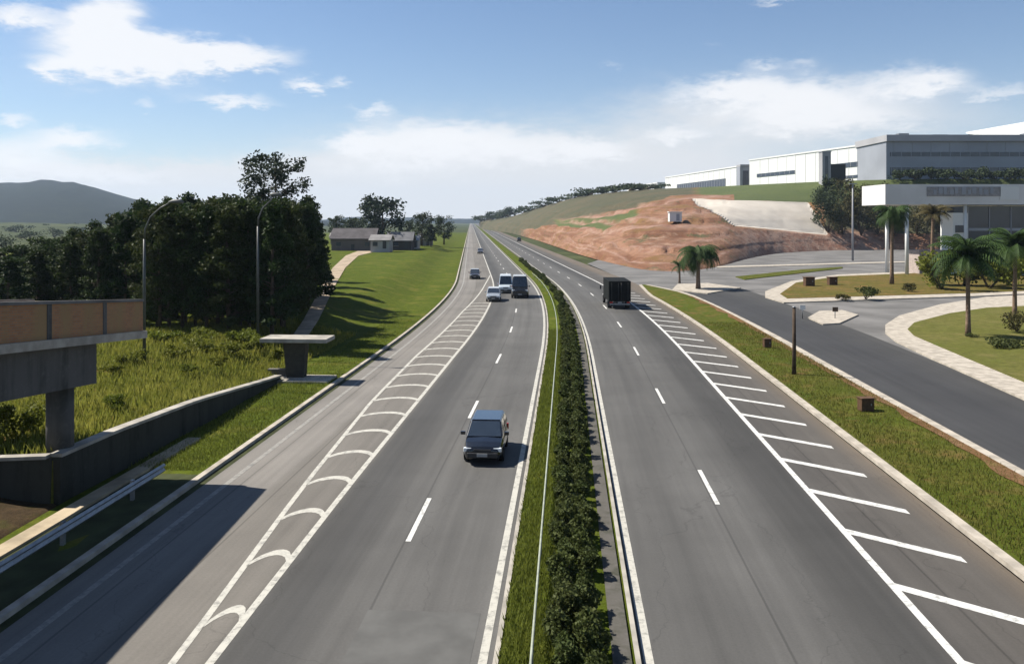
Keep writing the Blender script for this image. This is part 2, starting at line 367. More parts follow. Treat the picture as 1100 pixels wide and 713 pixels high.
# lighter resurfaced patch on the near left carriageway
LEFT_LINE = -1.87
pm = mat_plain('resurfaced asphalt', (.142, .142, .138), .85, 0, .15, .8)
mb = MB(); strip(mb, -5.0, -2.15, [14, 17, 20.8], .004); mb.build('asphalt_patch', pm, highway)
mb = MB()
strip(mb, -1.97, -1.77, DS, .006); strip(mb, 1.71, 1.93, DS, .006)
mb.build('edge_line', PAINT_OLD, highway)
mb = MB()
strip(mb, 8.62, 8.84, DS, .006)
mb.build('hatched_edge_line', PAINT, highway)
mb = MB()
OUT = lambda D: lin(D, [(14, -8.45), (18.5, -8.75), (30, -9.7), (45, -10.6), (60, -10.9), (90, -10.6), (130, -9.2), (150, -8.1)])
INN = lambda D: lin(D, [(14, -7.85), (30, -8.05), (60, -8.15), (100, -8.0), (150, -7.9)])
GD = [D for D in DS if D <= 150] + [150]
strip(mb, lambda D: INN(D) - .1, lambda D: INN(D) + .1, DS, .006)
strip(mb, lambda D: OUT(D) - .09, lambda D: OUT(D) + .09, GD, .006)
for k in range(24):
    D = 16.4 + 3.6 * k; o_, i_ = OUT(D) + .1, INN(D) - .1; q = .42; n_ = 8
    arc = [(o_ + (i_ - o_) * j / n_, D - .45 * (1 - j / n_) + .62 * (1 - (2 * j / n_ - 1) ** 2) ** .8) for j in range(n_ + 1)]
    vs = [rd(u, d, .006) for u, d in arc] + [rd(u, d + q, .006) for u, d in arc]
    mb.add(vs, [(j, j + 1, n_ + 2 + j, n_ + 1 + j) for j in range(n_)])
mb.build('chevron_marking', PAINT_OLD, highway)
mb = MB()
for k in range(42):
    for u, D0 in ((-4.85, 25.3), (5.2, 29.3)):
        D = D0 + 16 * (k - 1)
        if D > 6: strip(mb, u - .08, u + .08, [D, D + 2, D + 4], .006)
mb.build('lane_dash_marking', PAINT, highway)
mb = MB()
for k in range(26):
    D = 19.2 + 4 * (k - 1); u1 = 11.45 if D < 70 else 11.2
    z = .006
    mb.add([rd(8.84, D - .42, z), rd(u1, D - 2.45, z), rd(u1 + .02, D - 2.0, z), rd(8.84, D + .05, z)], [(0, 1, 2, 3)])
mb.build('hatch_marking', PAINT, highway)

# median
mb = MB(); strip(mb, -1.55, 1.55, DS, lambda u, D: .10 + .05 * math.cos(u * 1.0) , 6)
tag(mb.build('median_verge', GRASS), kind='structure')
mb = MB()
for s_ in (-1, 1):
    strip(mb, s_ * 1.56 - .06, s_ * 1.56 + .06, DS, .17); strip(mb, s_ * 1.62 - .002, s_ * 1.62 + .002, DS, .1)
tag(mb.build('median_kerb', CONC), kind='structure')
mb = MB(); strip(mb, 1.0, 1.42, DS, .165); tag(mb.build('median_gutter', mat_streak('silted gutter concrete', (.085, .08, .072), (.03, .034, .02))), kind='structure')

# right verge between the highway and the side road
VD = [D for D in DS if D <= 122] + [126]
vl = lambda D: lin(D, [(0, 12.75), (110, 12.75), (126, 14.4)]); vr = lambda D: lin(D, [(0, 17.1), (60, 17.1), (112, 17.6), (126, 14.9)])
mb = MB(); strip(mb, vl, vr, VD, lambda u, D: .12 + .06 * math.sin(u + D * .1), 5); tag(mb.build('roadside_verge', GRASS_DRY), kind='structure')
mb = MB(); strip(mb, lambda D: vr(D) - .55 - .5 * mnoise.noise(Vector((D * .35, 0, 0))), vr, list(np.arange(-4, 108, .8)), lambda u, D: .12 + .06 * math.sin(u + D * .1) + .035, 2); tag(mb.build('soil_strip', mat_ground('orange verge soil', [(.34, .19, .09), (.42, .26, .15), (.26, .2, .07), (.36, .2, .1)], .3)), kind='structure')
def kerb_strip(mb, a, b, Ds, h):
    strip(mb, a, b, Ds, h); strip(mb, a, lambda D: a(D) + .001, Ds, lambda u, D: 0 if abs(u - a(D)) < .0005 else h)
    strip(mb, lambda D: b(D) - .001, b, Ds, lambda u, D: 0 if abs(u - b(D)) < .0005 else h)
mb = MB(); kerb_strip(mb, lambda D: vl(D) - .35, vl, VD, .15); kerb_strip(mb, vr, lambda D: vr(D) + .55, VD, .15)
tag(mb.build('verge_kerb', KERB), kind='structure')

# side road, plaza
mb = MB()
mb.add([rd(17.4, -8, -.012), rd(80, -8, -.012), (150, 60, -.012), (330, 286, -.012), (40, 286, -.012), rd(15, 190, -.012), rd(14, 126, -.012), rd(17.4, 100, -.012), rd(17.4, 60, -.012)],
       [(0, 1, 2, 3, 4, 5, 6, 7, 8)])
tag(mb.build('plaza', PLAZA), kind='structure')
SD = [D for D in DS if D <= 122]
mb = MB(); strip(mb, lambda D: vr(D) + .5, lambda D: lin(D, [(0, 25.2), (60, 25.6), (90, 26.5), (122, 28)]), SD, -.004, 6)
tag(mb.build('side_road', SIDE), kind='structure')
def pad(name, pix, h, mat, inset=None, mat2=None, z0=-.02):
    poly = [gp(x, y, .1) for x, y in pix]
    mb = MB(); mb.prism([(p.x, p.y) for p in reversed(poly)], z0, h)
    return tag(mb.build(name, mat), kind='structure')
pad('island_pavement', [(1300, 530), (1100, 428), (1000, 384), (962, 366), (951, 357), (951, 349), (966, 339), (1010, 327), (1060, 319), (1200, 312), (1400, 318), (1500, 420)], .13, KERB)
pad('island_lawn', [(1320, 500), (1100, 411), (1012, 374), (982, 361), (975, 354), (982, 347), (1020, 337), (1060, 331), (1200, 324), (1380, 330), (1460, 420)], .17, GRASS_ISL)
pad('upper_island_kerb', [(842, 325), (822, 319), (822, 313), (850, 302), (900, 295), (1000, 291), (1160, 296), (1300, 304), (1160, 313), (1050, 318)], .13, KERB)
pad('upper_island_verge', [(846, 321), (838, 316), (855, 304), (900, 297), (1000, 293), (1160, 298), (1280, 304), (1160, 310), (1050, 315)], .17,
    mat_ground('burnt lawn', [(.22, .20, .05), (.32, .22, .08), (.40, .23, .09), (.18, .18, .045)], .12))
pad('splitter_island', [(868, 341), (884, 348), (902, 347), (922, 338), (905, 333), (880, 334)], .12, KERB)
pad('palm_island_kerb', [(722, 311), (760, 315), (796, 309), (760, 304), (728, 305)], .12, KERB)

pad('plaza_kerb', [(770, 287.5), (1000, 281), (1000, 279.8), (770, 286)], .1, KERB)
pad('plaza_island', [(800, 300), (870, 292), (905, 288), (905, 286.5), (860, 289.5), (790, 297)], .1, GRASS_DRY)
# left verge, retaining wall ground, far ground behind
HW = lambda D: lin(D, [(-8, .12), (27.38, .14), (27.42, 1.62), (31, 1.55), (38, 1.2), (48, .35), (51, .16), (60, .16)])
mb = MB(); strip(mb, -17.25, -14.0, [D for D in DS if D < 52] + [52], lambda u, D: .11 + .04 * math.sin(D * .7 + u), 5); tag(mb.build('left_verge', GRASS), kind='structure')
mb = MB(); strip(mb, -16.1, -14.02, list(np.arange(-8, 31.5, 1.0)), lambda u, D: .165 + .03 * mnoise.noise(Vector((u * 2, D, 0))) - .02, 6); tag(mb.build('verge_shade', SOIL_SHADE), kind='structure')  # dark sheet over the verge, ramp shade put into its colour
LU = lambda D: -17.48
def zl(u, D):
    h = HW(D); t = min(1, max(0, (-17.45 - u) / 7)); t = t * t * (3 - 2 * t)
    far = max(0, min(1, (-u - 60) / 90))
    z = h + (1.3 - h) * t
    if D > 50: z = .16 + 1.2 * t
    if D > 300: z *= max(0, 1 - (D - 300) / 300)
    return z * (1 - far) - .25 * far + .06 * math.sin(u * .9 + D * .6) * t + .04 * math.sin(u * .37 - D * .31) * t
LD = [D for D in DS if D <= 46]
FD = [46] + [D for D in DS if 46 < D <= 700]
# rows are unevenly spread so the near slope is finely divided
def uneven(mb, Ds, us, z, mi=0):
    vs = [rd(u, D, z(u, D)) for D in Ds for u in us]; n = len(us)
    return mb.add(vs, [(i * n + k + 1, i * n + k, (i + 1) * n + k, (i + 1) * n + k + 1) for i in range(len(Ds) - 1) for k in range(n - 1)], mi, [(u, D) for D in Ds for u in us], True)
US = [-17.25, -18, -19, -20, -21, -22, -23, -24, -25, -27, -30, -35, -42, -50, -60, -80, -110, -160]
mb = MB(); uneven(mb, list(np.arange(-8, 27, 2.0)) + [27.36, 27.44] + list(np.arange(29, 46, 2.0)) + [46], [-17.48, -17.5] + US[1:], lambda u, D: -.1 if u > -17.49 else zl(u, D)); tag(mb.build('rough_slope', GRASS_WILD), kind='structure')
mb = MB(); uneven(mb, list(np.arange(-8, 27, 1.5)) + [27.34], [-17.24, -17.4] + US[1:12], lambda u, D: .1 if u > -17.3 else zl(u, D) + .05); tag(mb.build('bare_soil', mat_ground('bare brown soil', [(.12, .085, .05), (.17, .115, .06), (.10, .10, .03), (.2, .12, .06)], .3)), kind='structure')
mb = MB(); uneven(mb, [46, 48, 50, 52], US, zl); uneven(mb, list(np.arange(52, 300, 3.0)) + list(np.arange(300, 700, 20)), [-13.98, -15, -16.2] + US, zl); tag(mb.build('grass_slope', GRASS), kind='structure')
mb = MB()
kerb_strip(mb, lambda D: -14.0, lambda D: -13.75, DS, .14)
tag(mb.build('road_kerb', KERB), kind='structure')
mb = MB(); strip(mb, -13.74, -13.45, DS, .005); tag(mb.build('road_gutter', SOIL_SHADE), kind='structure')
mb = MB(); strip(mb, -12.75, -12.55, DS, .006); mb.build('shoulder_line', mat_paint('road paint nearly gone', (.22, .21, .19), .34), highway)
mb = MB(); kerb_strip(mb, lambda D: -16.75, lambda D: -16.15, [D for D in DS if D <= 36], .22)
tag(mb.build('drain_channel', mat_plain('ochre concrete', (.52, .43, .30), .9, 0, .25, 1)), kind='structure')
# tan dirt path climbing beside the wood
mb = MB()
pl = [(322, 366), (336, 345), (346, 325), (356, 305), (366, 288), (380, 275), (398, 270)]; wd = [.7, .8, .9, 1.1, 1.4, 1.9, 3.5]
vs = []
for (x, y), q in zip(pl, wd):
    p = gp(x, y, 1.33); vs += [(p.x - q, p.y, 1.44), (p.x + q * .6, p.y, 1.44)]
mb.add(vs, [(2 * i, 2 * i + 1, 2 * i + 3, 2 * i + 2) for i in range(len(pl) - 1)])
tag(mb.build('dirt_path', SOIL), kind='structure')

# ------------------------------------------------------------------ right hillside: measured profiles, lofted
cols = [515, 560, 600, 640, 700, 760, 820, 885, 950, 1020, 1100, 1400]
prof = [
 [(246, 980), (244, 990), (241, 1000), (238, 1010)],
 [(252, 590), (246, 605), (240, 650), (231, 800)],
 [(266, 304), (251, 335), (236, 420), (216, 640)],
 [(279, 210), (259, 240), (233, 330), (208, 560)],
 [(292, 160), (262, 190), (222, 280), (203, 480)],
 [(290, 166), (255, 205), (215, 290), (201, 420)],
 [(273, 245), (250, 262), (216, 300), (198, 360)],
 [(269, 276), (251, 285), (219, 305), (195, 340)],
 [(268, 284), (250, 292), (220, 310), (193, 322)],
 [(268, 284), (250, 292), (220, 306), (192, 314)],
 [(268, 284), (250, 292), (220, 306), (192, 314)],
 [(268, 284), (250, 292), (220, 306), (192, 314)]]
def hill_pt(cx, row):                    # cx in column units of photo x, row 0..3
    i = min(int(row), 2); t = row - i
    w_ = min(22, max(0, cx - 515) * .5); sm = [(cx + w_ * o_) for o_ in (-1, -.5, 0, .5, 1)]
    ys = [sum(lin(q, list(zip(cols, [p[k][0] for p in prof]))) for q in sm) / 5 for k in (i, i + 1)]
    ds = [1 / (sum(lin(q, list(zip(cols, [1 / p[k][1] for p in prof]))) for q in sm) / 5) for k in (i, i + 1)]
    a, b = at(cx, ys[0], ds[0]), at(cx, ys[1], ds[1])
    return a.lerp(b, t)
XS = list(np.concatenate([np.arange(515, 700, 3.0), np.arange(700, 960, 2.5), np.arange(960, 1401, 10.0)])); RW = list(np.linspace(0, 3, 76))
vs = []
for cx in XS:
    for r in RW:
        p = hill_pt(cx, r)
        amp = min(1, r * 2) * max(0, min(1, (2.6 - r) * 2)) * (1 - .85 * max(0, min(1, (cx - 735) / 65)))
        n = mnoise.fractal(Vector((p.x * .035, p.y * .035, p.z * .12)), 1, 2, 5)
        n2 = mnoise.fractal(Vector((p.x * .15, p.y * .15, 3)), 1, 2, 3)
        p.z += amp * (n * 1.3 + n2 * .35)
        gul = abs(mnoise.noise(Vector((p.x * .11, p.y * .11, 7)))); p.z -= amp * .5 * max(0, .22 - gul) / .22
        ter = (p.z % 3.2) / 3.2                               # cut benches
        p.z += amp * .38 * (1 - 2 * ter)
        if r == 0: p.z = -.05
        vs.append(p)
nr = len(RW)
nextrow = [Vector((p.x * 1.0 + 250 * p.x / max(60, p.y), p.y + 900, max(p.z, 8) - 2)) for p in vs[nr - 1::nr]]
def zone(cx, r):                         # (grass, scrub) weights; the rest is cut earth
    j = mnoise.fractal(Vector((cx * .022, r * 1.6, 0)), 1, 2, 4) * .22; q = r + j
    ss = lambda a, b, v: max(0, min(1, (v - a) / (b - a)))
    if cx < 790:
        top = lin(cx, [(515, .8), (560, 1.2), (600, 1.75), (640, 2.1), (700, 2.35), (790, 2.2)])
        sc = ss(top - .1, top + .1, q); g = 0
        if cx > 720: g = sc * ss(720, 775, cx); sc *= 1 - ss(720, 775, cx)
        if 585 < cx < 700: g = max(g, min(ss(1.35, 1.5, q), 1 - ss(1.95, 2.1, q)) * min(ss(585, 605, cx), 1 - ss(672, 700, cx)) * .9)
        sc = max(sc, (1 - ss(545, 585, cx)) * .9)
        return g, sc
    g = ss(1.97, 2.05, r + j * .15); sc = (1 - g) * ss(880, 892, cx) * ss(.85, 1.0, r + j * .3)
    return g, sc
def mat_earth():
    m, nt, b = new_mat('cut earth'); p = world_pos(nt); pz = world_pos(nt, (.018, .018, .5))
    a = noise(nt, 1, 6, pz, .7, .8); n = noise(nt, .05, 7, p, .7); f = noise(nt, .4, 7, p, .75); gl = noise(nt, 1, 6, world_pos(nt, (.32, .32, .05)), .7, .4)
    c = mixc(nt, sstep(nt, a, .42, .58), (.135, .052, .020), (.225, .115, .065)); c = mixc(nt, sstep(nt, n, .5, .62), c, (.15, .078, .017))
    c = mixc(nt, math_n(nt, 'MULTIPLY', sstep(nt, n, .44, .34), .9), c, (.29, .19, .13)); c = mixc(nt, math_n(nt, 'MULTIPLY', sstep(nt, f, .52, .68), .75), c, (.085, .032, .013))
    c = mixc(nt, math_n(nt, 'MULTIPLY', sstep(nt, gl, .55, .66), .6), c, (.09, .045, .02)); c = mixc(nt, math_n(nt, 'MULTIPLY', sstep(nt, gl, .42, .32), .5), c, (.24, .15, .09))
    g = noise(nt, .09, 7, world_pos(nt, (1, 1, 3)), .75); c = mixc(nt, math_n(nt, 'MULTIPLY', sstep(nt, g, .57, .63), .85), c, (.055, .06, .016))
    at_ = nd(nt, 'ShaderNodeAttribute', attribute_name='zone'); sp_ = nd(nt, 'ShaderNodeSeparateColor'); nt.links.new(at_.outputs['Color'], sp_.inputs[0])
    brk = math_n(nt, 'MULTIPLY', math_n(nt, 'SUBTRACT', noise(nt, .22, 6, p, .75), .5), .9)
    def veg(cols, w_):
        global_c = mixc(nt, sstep(nt, noise(nt, .04, 5, p, .65), .4, .62), cols[0], cols[1]); global_c = mixc(nt, math_n(nt, 'MULTIPLY', sstep(nt, noise(nt, .35, 6, p, .7), .48, .7), .8), global_c, cols[2])
        return global_c, sstep(nt, math_n(nt, 'ADD', w_, math_n(nt, 'MULTIPLY', brk, math_n(nt, 'SUBTRACT', 1.2, w_))), .4, .62)
    gc, gw = veg([(.047, .067, .010), (.06, .079, .013), (.038, .052, .009)], sp_.outputs[0]); sc_, sw = veg([(.045, .045, .016), (.067, .054, .022), (.027, .034, .013)], sp_.outputs[1])
    c = mixc(nt, sw, c, sc_); c = mixc(nt, gw, c, gc)
    c = mixc(nt, at_.outputs['Alpha'], c, mixc(nt, sstep(nt, noise(nt, .25, 6, world_pos(nt, (1, 1, 2)), .7), .38, .62), (.20, .095, .06), (.29, .19, .14)))
    c = mixc(nt, sstep(nt, sp_.outputs[2], .4, .6), c, mixc(nt, sstep(nt, noise(nt, .06, 5, p, .6), .35, .65), (.37, .335, .29), (.43, .395, .345)))
    nt.links.new(c, b.inputs['Base Color']); b.inputs['Roughness'].default_value = .95
    bump(nt, b, math_n(nt, 'MULTIPLY', math_n(nt, 'ADD', noise(nt, .5, 7, p, .75), gl), math_n(nt, 'SUBTRACT', 1, sp_.outputs[2])), .8, .9); return m
EARTH = mat_earth()
mb = MB(); mb.v = [tuple(p) for p in vs] + [tuple(p) for p in nextrow]; N0 = len(vs)
for i in range(len(XS) - 1):
    for k in range(nr - 1):
        mb.f.append([i * nr + k, (i + 1) * nr + k, (i + 1) * nr + k + 1, i * nr + k + 1]); mb.m.append(0); mb.sm.append(True); mb.uv += [(0, 0)] * 4
    mb.f.append([i * nr + nr - 1, (i + 1) * nr + nr - 1, N0 + i + 1, N0 + i]); mb.m.append(0); mb.sm.append(True); mb.uv += [(0, 0)] * 4
hs = tag(mb.build('hillside', EARTH), kind='structure')
ca = hs.data.color_attributes.new('zone', 'FLOAT_COLOR', 'POINT')
def faced(cx, r):                        # the part of the cut that is faced with concrete
    p = hill_pt(cx, r); y = 237 + (CAM_H - p.z) / p.y * F
    e = lambda v: max(0, min(1, .5 + v))
    t = (y - 217) / 32
    return e((cx - (748 + 52 * t)) / 4) * e((868 + 20 * t - cx) / 4) * e((y - (213 + 5 * (cx - 745) / 130)) / 2) * e((243 + 9 * (cx - 795) / 90 - y) / 2)
bench = lambda cx, r: max(math.exp(-((r - r0 - .13 * math.sin(cx * .021 + r0 * 5) - .1 * mnoise.noise(Vector((cx * .05, r0, 4)))) / .055) ** 2) for r0 in (.42, .85, 1.25, 1.7, 2.1)) * max(0, min(1, (cx - 590) / 30)) * .9
redw = lambda cx, r: bench(cx, r) if cx < 785 else max(0, min(1, (cx - 785) / 20)) * max(0, min(1, (1.2 - r) / .2)) * max(0, min(1, (960 - cx) / 30))
zs = [(*zone(cx, r), faced(cx, r), redw(cx, r)) for cx in XS for r in RW] + [(0, 1, 0, 0)] * len(XS)
ca.data.foreach_set('color', [v for q in zs for v in q])
def hill_at(cx, y):                      # point of the hillside that is seen at photo (cx, y)
    best = min(np.linspace(0, 3, 121), key=lambda r: abs(237 + (CAM_H - hill_pt(cx, r).z) / hill_pt(cx, r).y * F - y))
    return hill_pt(cx, best)
# far hills at the left and along the horizon
def far_hill(name, crest, D, depth, mat):
    mb = MB(); vs = []; xs = np.linspace(crest[0][0], crest[-1][0], 70)
    for x in xs:
        y = lin(x, crest) + 1.5 * mnoise.noise(Vector((x * .03, D * .01, 0))) + .7 * mnoise.noise(Vector((x * .12, 1, 0)))
        top = at(x, y, D)
        for k in range(9):
            t = k / 8; zz = -1 + (top.z + 1) * math.sin(t * math.pi / 2)
            vs.append((top.x * (1 - (1 - t) * depth / D), D - depth * (1 - t), zz + 4 * t * (1 - t) * mnoise.noise(Vector((x * .05, k, 2))) * top.z * .12))
        vs.append((top.x * 1.1, D + depth, -1))
    mb.add(vs, [(i * 10 + k, (i + 1) * 10 + k, (i + 1) * 10 + k + 1, i * 10 + k + 1) for i in range(69) for k in range(9)], 0, None, True)
    return tag(mb.build(name, mat), kind='structure')
WOODS = mat_ground('wooded hill', [(.012, .022, .016), (.018, .03, .02), (.03, .042, .022), (.01, .018, .014)], .006, .95, 0, .04)
far_hill('hill', [(-420, 214), (-250, 206), (-120, 199), (-40, 200), (0, 198), (35, 195.5), (75, 196.5), (100, 202), (122, 209), (160, 219), (200, 227), (260, 233), (380, 238)], 2600, 1100, WOODS)
far_hill('hill', [(330, 237), (380, 233.5), (450, 234), (500, 235), (540, 234), (600, 233), (700, 236)], 4200, 1200, WOODS)
far_hill('hill', [(-300, 244), (-100, 238), (0, 239), (60, 240), (120, 242), (200, 244)], 1100, 450, FIELD)

# ------------------------------------------------------------------ footbridge ramp at the left
BRICK = None
m, nt, b = new_mat('red brown brick'); br = nd(nt, 'ShaderNodeTexBrick'); mp = coords(nt, 'UV', (1, 1, 1)); nt.links.new(mp, br.inputs[0])
br.inputs['Scale'].default_value = 1; br.inputs['Brick Width'].default_value = .24; br.inputs['Row Height'].default_value = .08; br.inputs['Mortar Size'].default_value = .008
br.inputs['Color1'].default_value = (.36, .165, .066, 1); br.inputs['Color2'].default_value = (.27, .12, .05, 1); br.inputs['Mortar'].default_value = (.2, .16, .12, 1)
c = mixc(nt, sstep(nt, noise(nt, 1, 6, coords(nt, 'UV', (.9, .25, 1)), .65), .4, .62), br.outputs[0], (.27, .17, .075)); nt.links.new(c, b.inputs['Base Color']); b.inputs['Roughness'].default_value = .9; BRICK = m
ramp = thing('footbridge_ramp', 'concrete footbridge ramp with brown brick parapet on round columns beside the road', 'footbridge ramp')
def rz(D): return 5.54 + (31.4 - D) * .083               # deck level along the ramp
u_n, u_f = -16.4, -19.3
RD = 31.4                                            # end of the ramp along the road
def slab(mb, ua, ub, D0, D1, za, zb, mi=0, n=8):           # za, zb above the deck level
    Ds = np.linspace(D0, D1, n + 1); vs, uv = [], []
    for D in Ds:
        for u, z in ((ua, za), (ub, za), (ub, zb), (ua, zb)): vs.append(rd(u, D, rz(D) + z)); uv.append((D, z))
    fs = [(i * 4 + k, i * 4 + (k + 1) % 4, i * 4 + 4 + (k + 1) % 4, i * 4 + 4 + k) for i in range(n) for k in range(4)] + [(3, 2, 1, 0), (n * 4, n * 4 + 1, n * 4 + 2, n * 4 + 3)]
    mb.add(vs, fs, mi, uv)
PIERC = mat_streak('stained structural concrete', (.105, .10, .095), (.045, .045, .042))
mb = MB(); slab(mb, u_f - .15, u_n + .15, 1, RD + .05, -.28, 0); mb.build('deck', KERB, ramp)
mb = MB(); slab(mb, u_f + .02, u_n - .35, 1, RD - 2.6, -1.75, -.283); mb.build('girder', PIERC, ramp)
mb = MB()
slab(mb, u_n - .14, u_n, 1.5, RD, .003, 1.12)
mb.build('parapet', BRICK, ramp)
for a in np.arange(3, 31, 3.2):
    mb = MB(); slab(mb, u_n - .02, u_n + .025, a, a + .22, .004, 1.118, 0, 1); mb.build('pilaster', PIERC, ramp)
mb = MB(); slab(mb, u_n - .19, u_n + .05, 1.5, RD, 1.122, 1.22); mb.build('coping', CONC_D, ramp)
mb = MB(); slab(mb, u_f, u_f + .14, 1.9, RD - 2.5, .003, 1.12); mb.build('parapet', BRICK, ramp)
mb = MB(); slab(mb, u_f - .05, u_f + .19, 1.5, RD - 2.5, 1.122, 1.22); mb.build('coping', CONC_D, ramp)
# landing leg turning away from the road
mb = MB(); z5 = 5.54
mb.prism([tuple(rd(u_f - .16, 29.0)[:2]), tuple(rd(-30, 29.0)[:2]), tuple(rd(-30, 31.4)[:2]), tuple(rd(u_f - .16, 31.4)[:2])][::-1], z5 - .5, z5 - .02)
mb.build('landing', CONC_D, ramp)
mb = MB(); mb.prism([tuple(rd(u_n - .16, 31.2)[:2]), tuple(rd(u_n - .16, 31.38)[:2]), tuple(rd(-30, 31.38)[:2]), tuple(rd(-30, 31.2)[:2])], z5 + .0, z5 + 1.12); mb.build('parapet', BRICK, ramp)
for D in (28.4, 16.4, 4.4):
    p = rd(-17.85, D); zt = rz(D) - 1.76
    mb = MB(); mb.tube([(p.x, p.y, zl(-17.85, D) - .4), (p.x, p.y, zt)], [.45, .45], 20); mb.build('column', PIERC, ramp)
# retaining wall
mb = MB(); Ds = np.arange(27.45, 49.6, 1.0); vs = []; uvs = []
for D in Ds:
    h = HW(D) + .12
    for u, z in ((-17.26, -.1), (-17.26, h), (-17.52, h), (-17.52, -.1)): vs.append(rd(u, D, z)); uvs.append((D, z))
n = len(Ds); fs = [(i * 4 + k, i * 4 + k + 1, i * 4 + 5 + k, i * 4 + 4 + k) for i in range(n - 1) for k in range(3)] + [(0, 1, 2, 3), ((n - 1) * 4 + 3, (n - 1) * 4 + 2, (n - 1) * 4 + 1, (n - 1) * 4)]
mb.add(vs, [tuple(reversed(f)) for f in fs], 0, uvs)
wall = thing('retaining_wall', 'low dark concrete retaining wall with pale coping below the footbridge ramp', 'retaining wall')
WALL_SHADE = mat_streak('streaked shade dark concrete', (.042, .042, .036), (.016, .018, .014))  # streaked concrete; shade on the wall face is put into the dark base tone
mb.build('wall_face', WALL_SHADE, wall)
mb = MB()
for i in range(len(Ds) - 1):
    a, b_ = Ds[i], Ds[i + 1]
    vs = [rd(u, D, HW(D) + z) for D in (a, b_) for u, z in ((-17.18, .122), (-17.62, .122), (-17.62, .24), (-17.18, .24))]
    mb.add(vs, [(0, 1, 5, 4), (1, 2, 6, 5), (2, 3, 7, 6), (3, 0, 4, 7), (3, 2, 1, 0), (4, 5, 6, 7)])
mb.build('coping', CONC, wall)
def return_wall(name, mat, d0, d1, za, zb, u1):
    mb = MB(); us = np.linspace(-17.53 if name == 'wall_face' else -17.63, u1, 9); vs = []
    for u in us:
        for D, z in ((d0, za), (d1, za), (d1, zb), (d0, zb)): vs.append(rd(u, D, (z if z < 0 else z + 1.6 - .32 * min(1, (-17.5 - u) / 6))))
    mb.add(vs, [(i * 4 + k, i * 4 + 4 + k, i * 4 + 4 + (k + 1) % 4, i * 4 + (k + 1) % 4) for i in range(8) for k in range(4)] + [(0, 1, 2, 3), (35, 34, 33, 32)]); mb.build(name, mat, wall)
return_wall('wall_face', WALL_SHADE, 27.3, 27.52, -.1, .12, -25)
return_wall('coping', CONC, 27.22, 27.6, .122, .24, -25.1)

# ------------------------------------------------------------------ shelter with one column
p = gp(319, 405, .2)
sh = thing('roadside_shelter', 'small roadside shelter with pale flat slab roof on one dark column', 'shelter', (p.x, p.y, .0), heading(51))
MB().box((0.05, 0, 2.55), (4.1, 1.9, .24)).build('roof', CONC, sh, bevel=.02)
mb = MB(); mb.add([(-.55, -.3, .05), (.5, -.3, .05), (.5, .3, .05), (-.55, .3, .05), (-.75, -.35, 2.428), (.65, -.35, 2.428), (.65, .35, 2.428), (-.75, .35, 2.428)],
       [(3, 2, 1, 0), (4, 5, 6, 7), (0, 1, 5, 4), (1, 2, 6, 5), (2, 3, 7, 6), (3, 0, 4, 7)]); mb.build('column', mat_plain('dark concrete', (.08, .075, .06), .9), sh)
MB().box((.1, -.4, .16), (4.4, 2.2, .16)).build('base_slab', CONC, sh, bevel=.02)
MB().box((-1.2, .2, .62), (1.3, .4, .1)).box((-1.2, .2, .42), (.9, .25, .3)).build('bench', CONC_D, sh)

# ------------------------------------------------------------------ guard rail, median rail
gr = thing('guard_rail', 'galvanised steel guard rail along the left road edge under the ramp', 'guard rail')
mb = MB(); pr = [(-.02, -.16), (.05, -.09), (-.02, 0), (.05, .09), (-.02, .16)]; vs = []
Ds = list(np.arange(4, 31, 2.0))
for D in Ds: vs += [rd(-14.85 + a, D, .68 + b_) for a, b_ in pr]
mb.add(vs, [(i * 5 + k, i * 5 + k + 1, i * 5 + 6 + k, i * 5 + 5 + k) for i in range(len(Ds) - 1) for k in range(4)]); mb.build('rail', METAL, gr)
for D in Ds[::2]:
    q = rd(-15.0, D); MB().box((q.x, q.y, .42), (.11, .14, .84), 0, heading(D)).build('post', METAL, gr)
mr = thing('median_rail', 'thin pale steel rail on posts along the median grass', 'rail')
mb = MB(); mb.tube([rd(-.75, D, .62) for D in np.arange(3, 150, 3)], .035, 6); mb.build('rail', mat_plain('pale rail', (.48, .52, .42), .5, .3), mr)
for D in np.arange(6, 150, 6):
    q = rd(-.75, D); MB().box((q.x, q.y, .36), (.06, .06, .5), 0, heading(D)).build('post', METAL, mr)

# ------------------------------------------------------------------ street lamps
def lamp(x, D, zb, ztop, reach, label):
    X = (x - 550) / F * D
    t = thing('street_lamp', label, 'street lamp', (X, D, zb), 0, 'street lamps by the wood'); H = ztop - zb
    MB().tube([(0, 0, 0), (0, 0, H * .5), (0, 0, H - 2.2)], [.105, .085, .065], 10).build('pole', POLE, t)
    pts = [(0, 0, H - 2.2), (.05, 0, H - 1.6), (.35, 0, H - .9), (.95, 0, H - .35), (reach - .3, 0, H)]
    MB().tube(pts, [.065, .055, .048, .042, .04], 8).build('arm', POLE, t)
    mb = MB(); mb.tube([(reach - .45, 0, H), (reach - .2, 0, H + .03), (reach + .25, 0, H + .03), (reach + .45, 0, H)], [.05, .13, .14, .05], 10); mb.build('lamp_head', LAMPM, t)
    MB().box((0, 0, .06), (.4, .4, .12)).build('foot_plate', CONC_D, t)
lamp(155, 50, 1.15, 10.9, 1.9, 'grey curved street lamp standing at the end of the footbridge ramp')
lamp(277, 59, 1.25, 11.6, 1.25, 'grey curved street lamp in front of the dark wood')

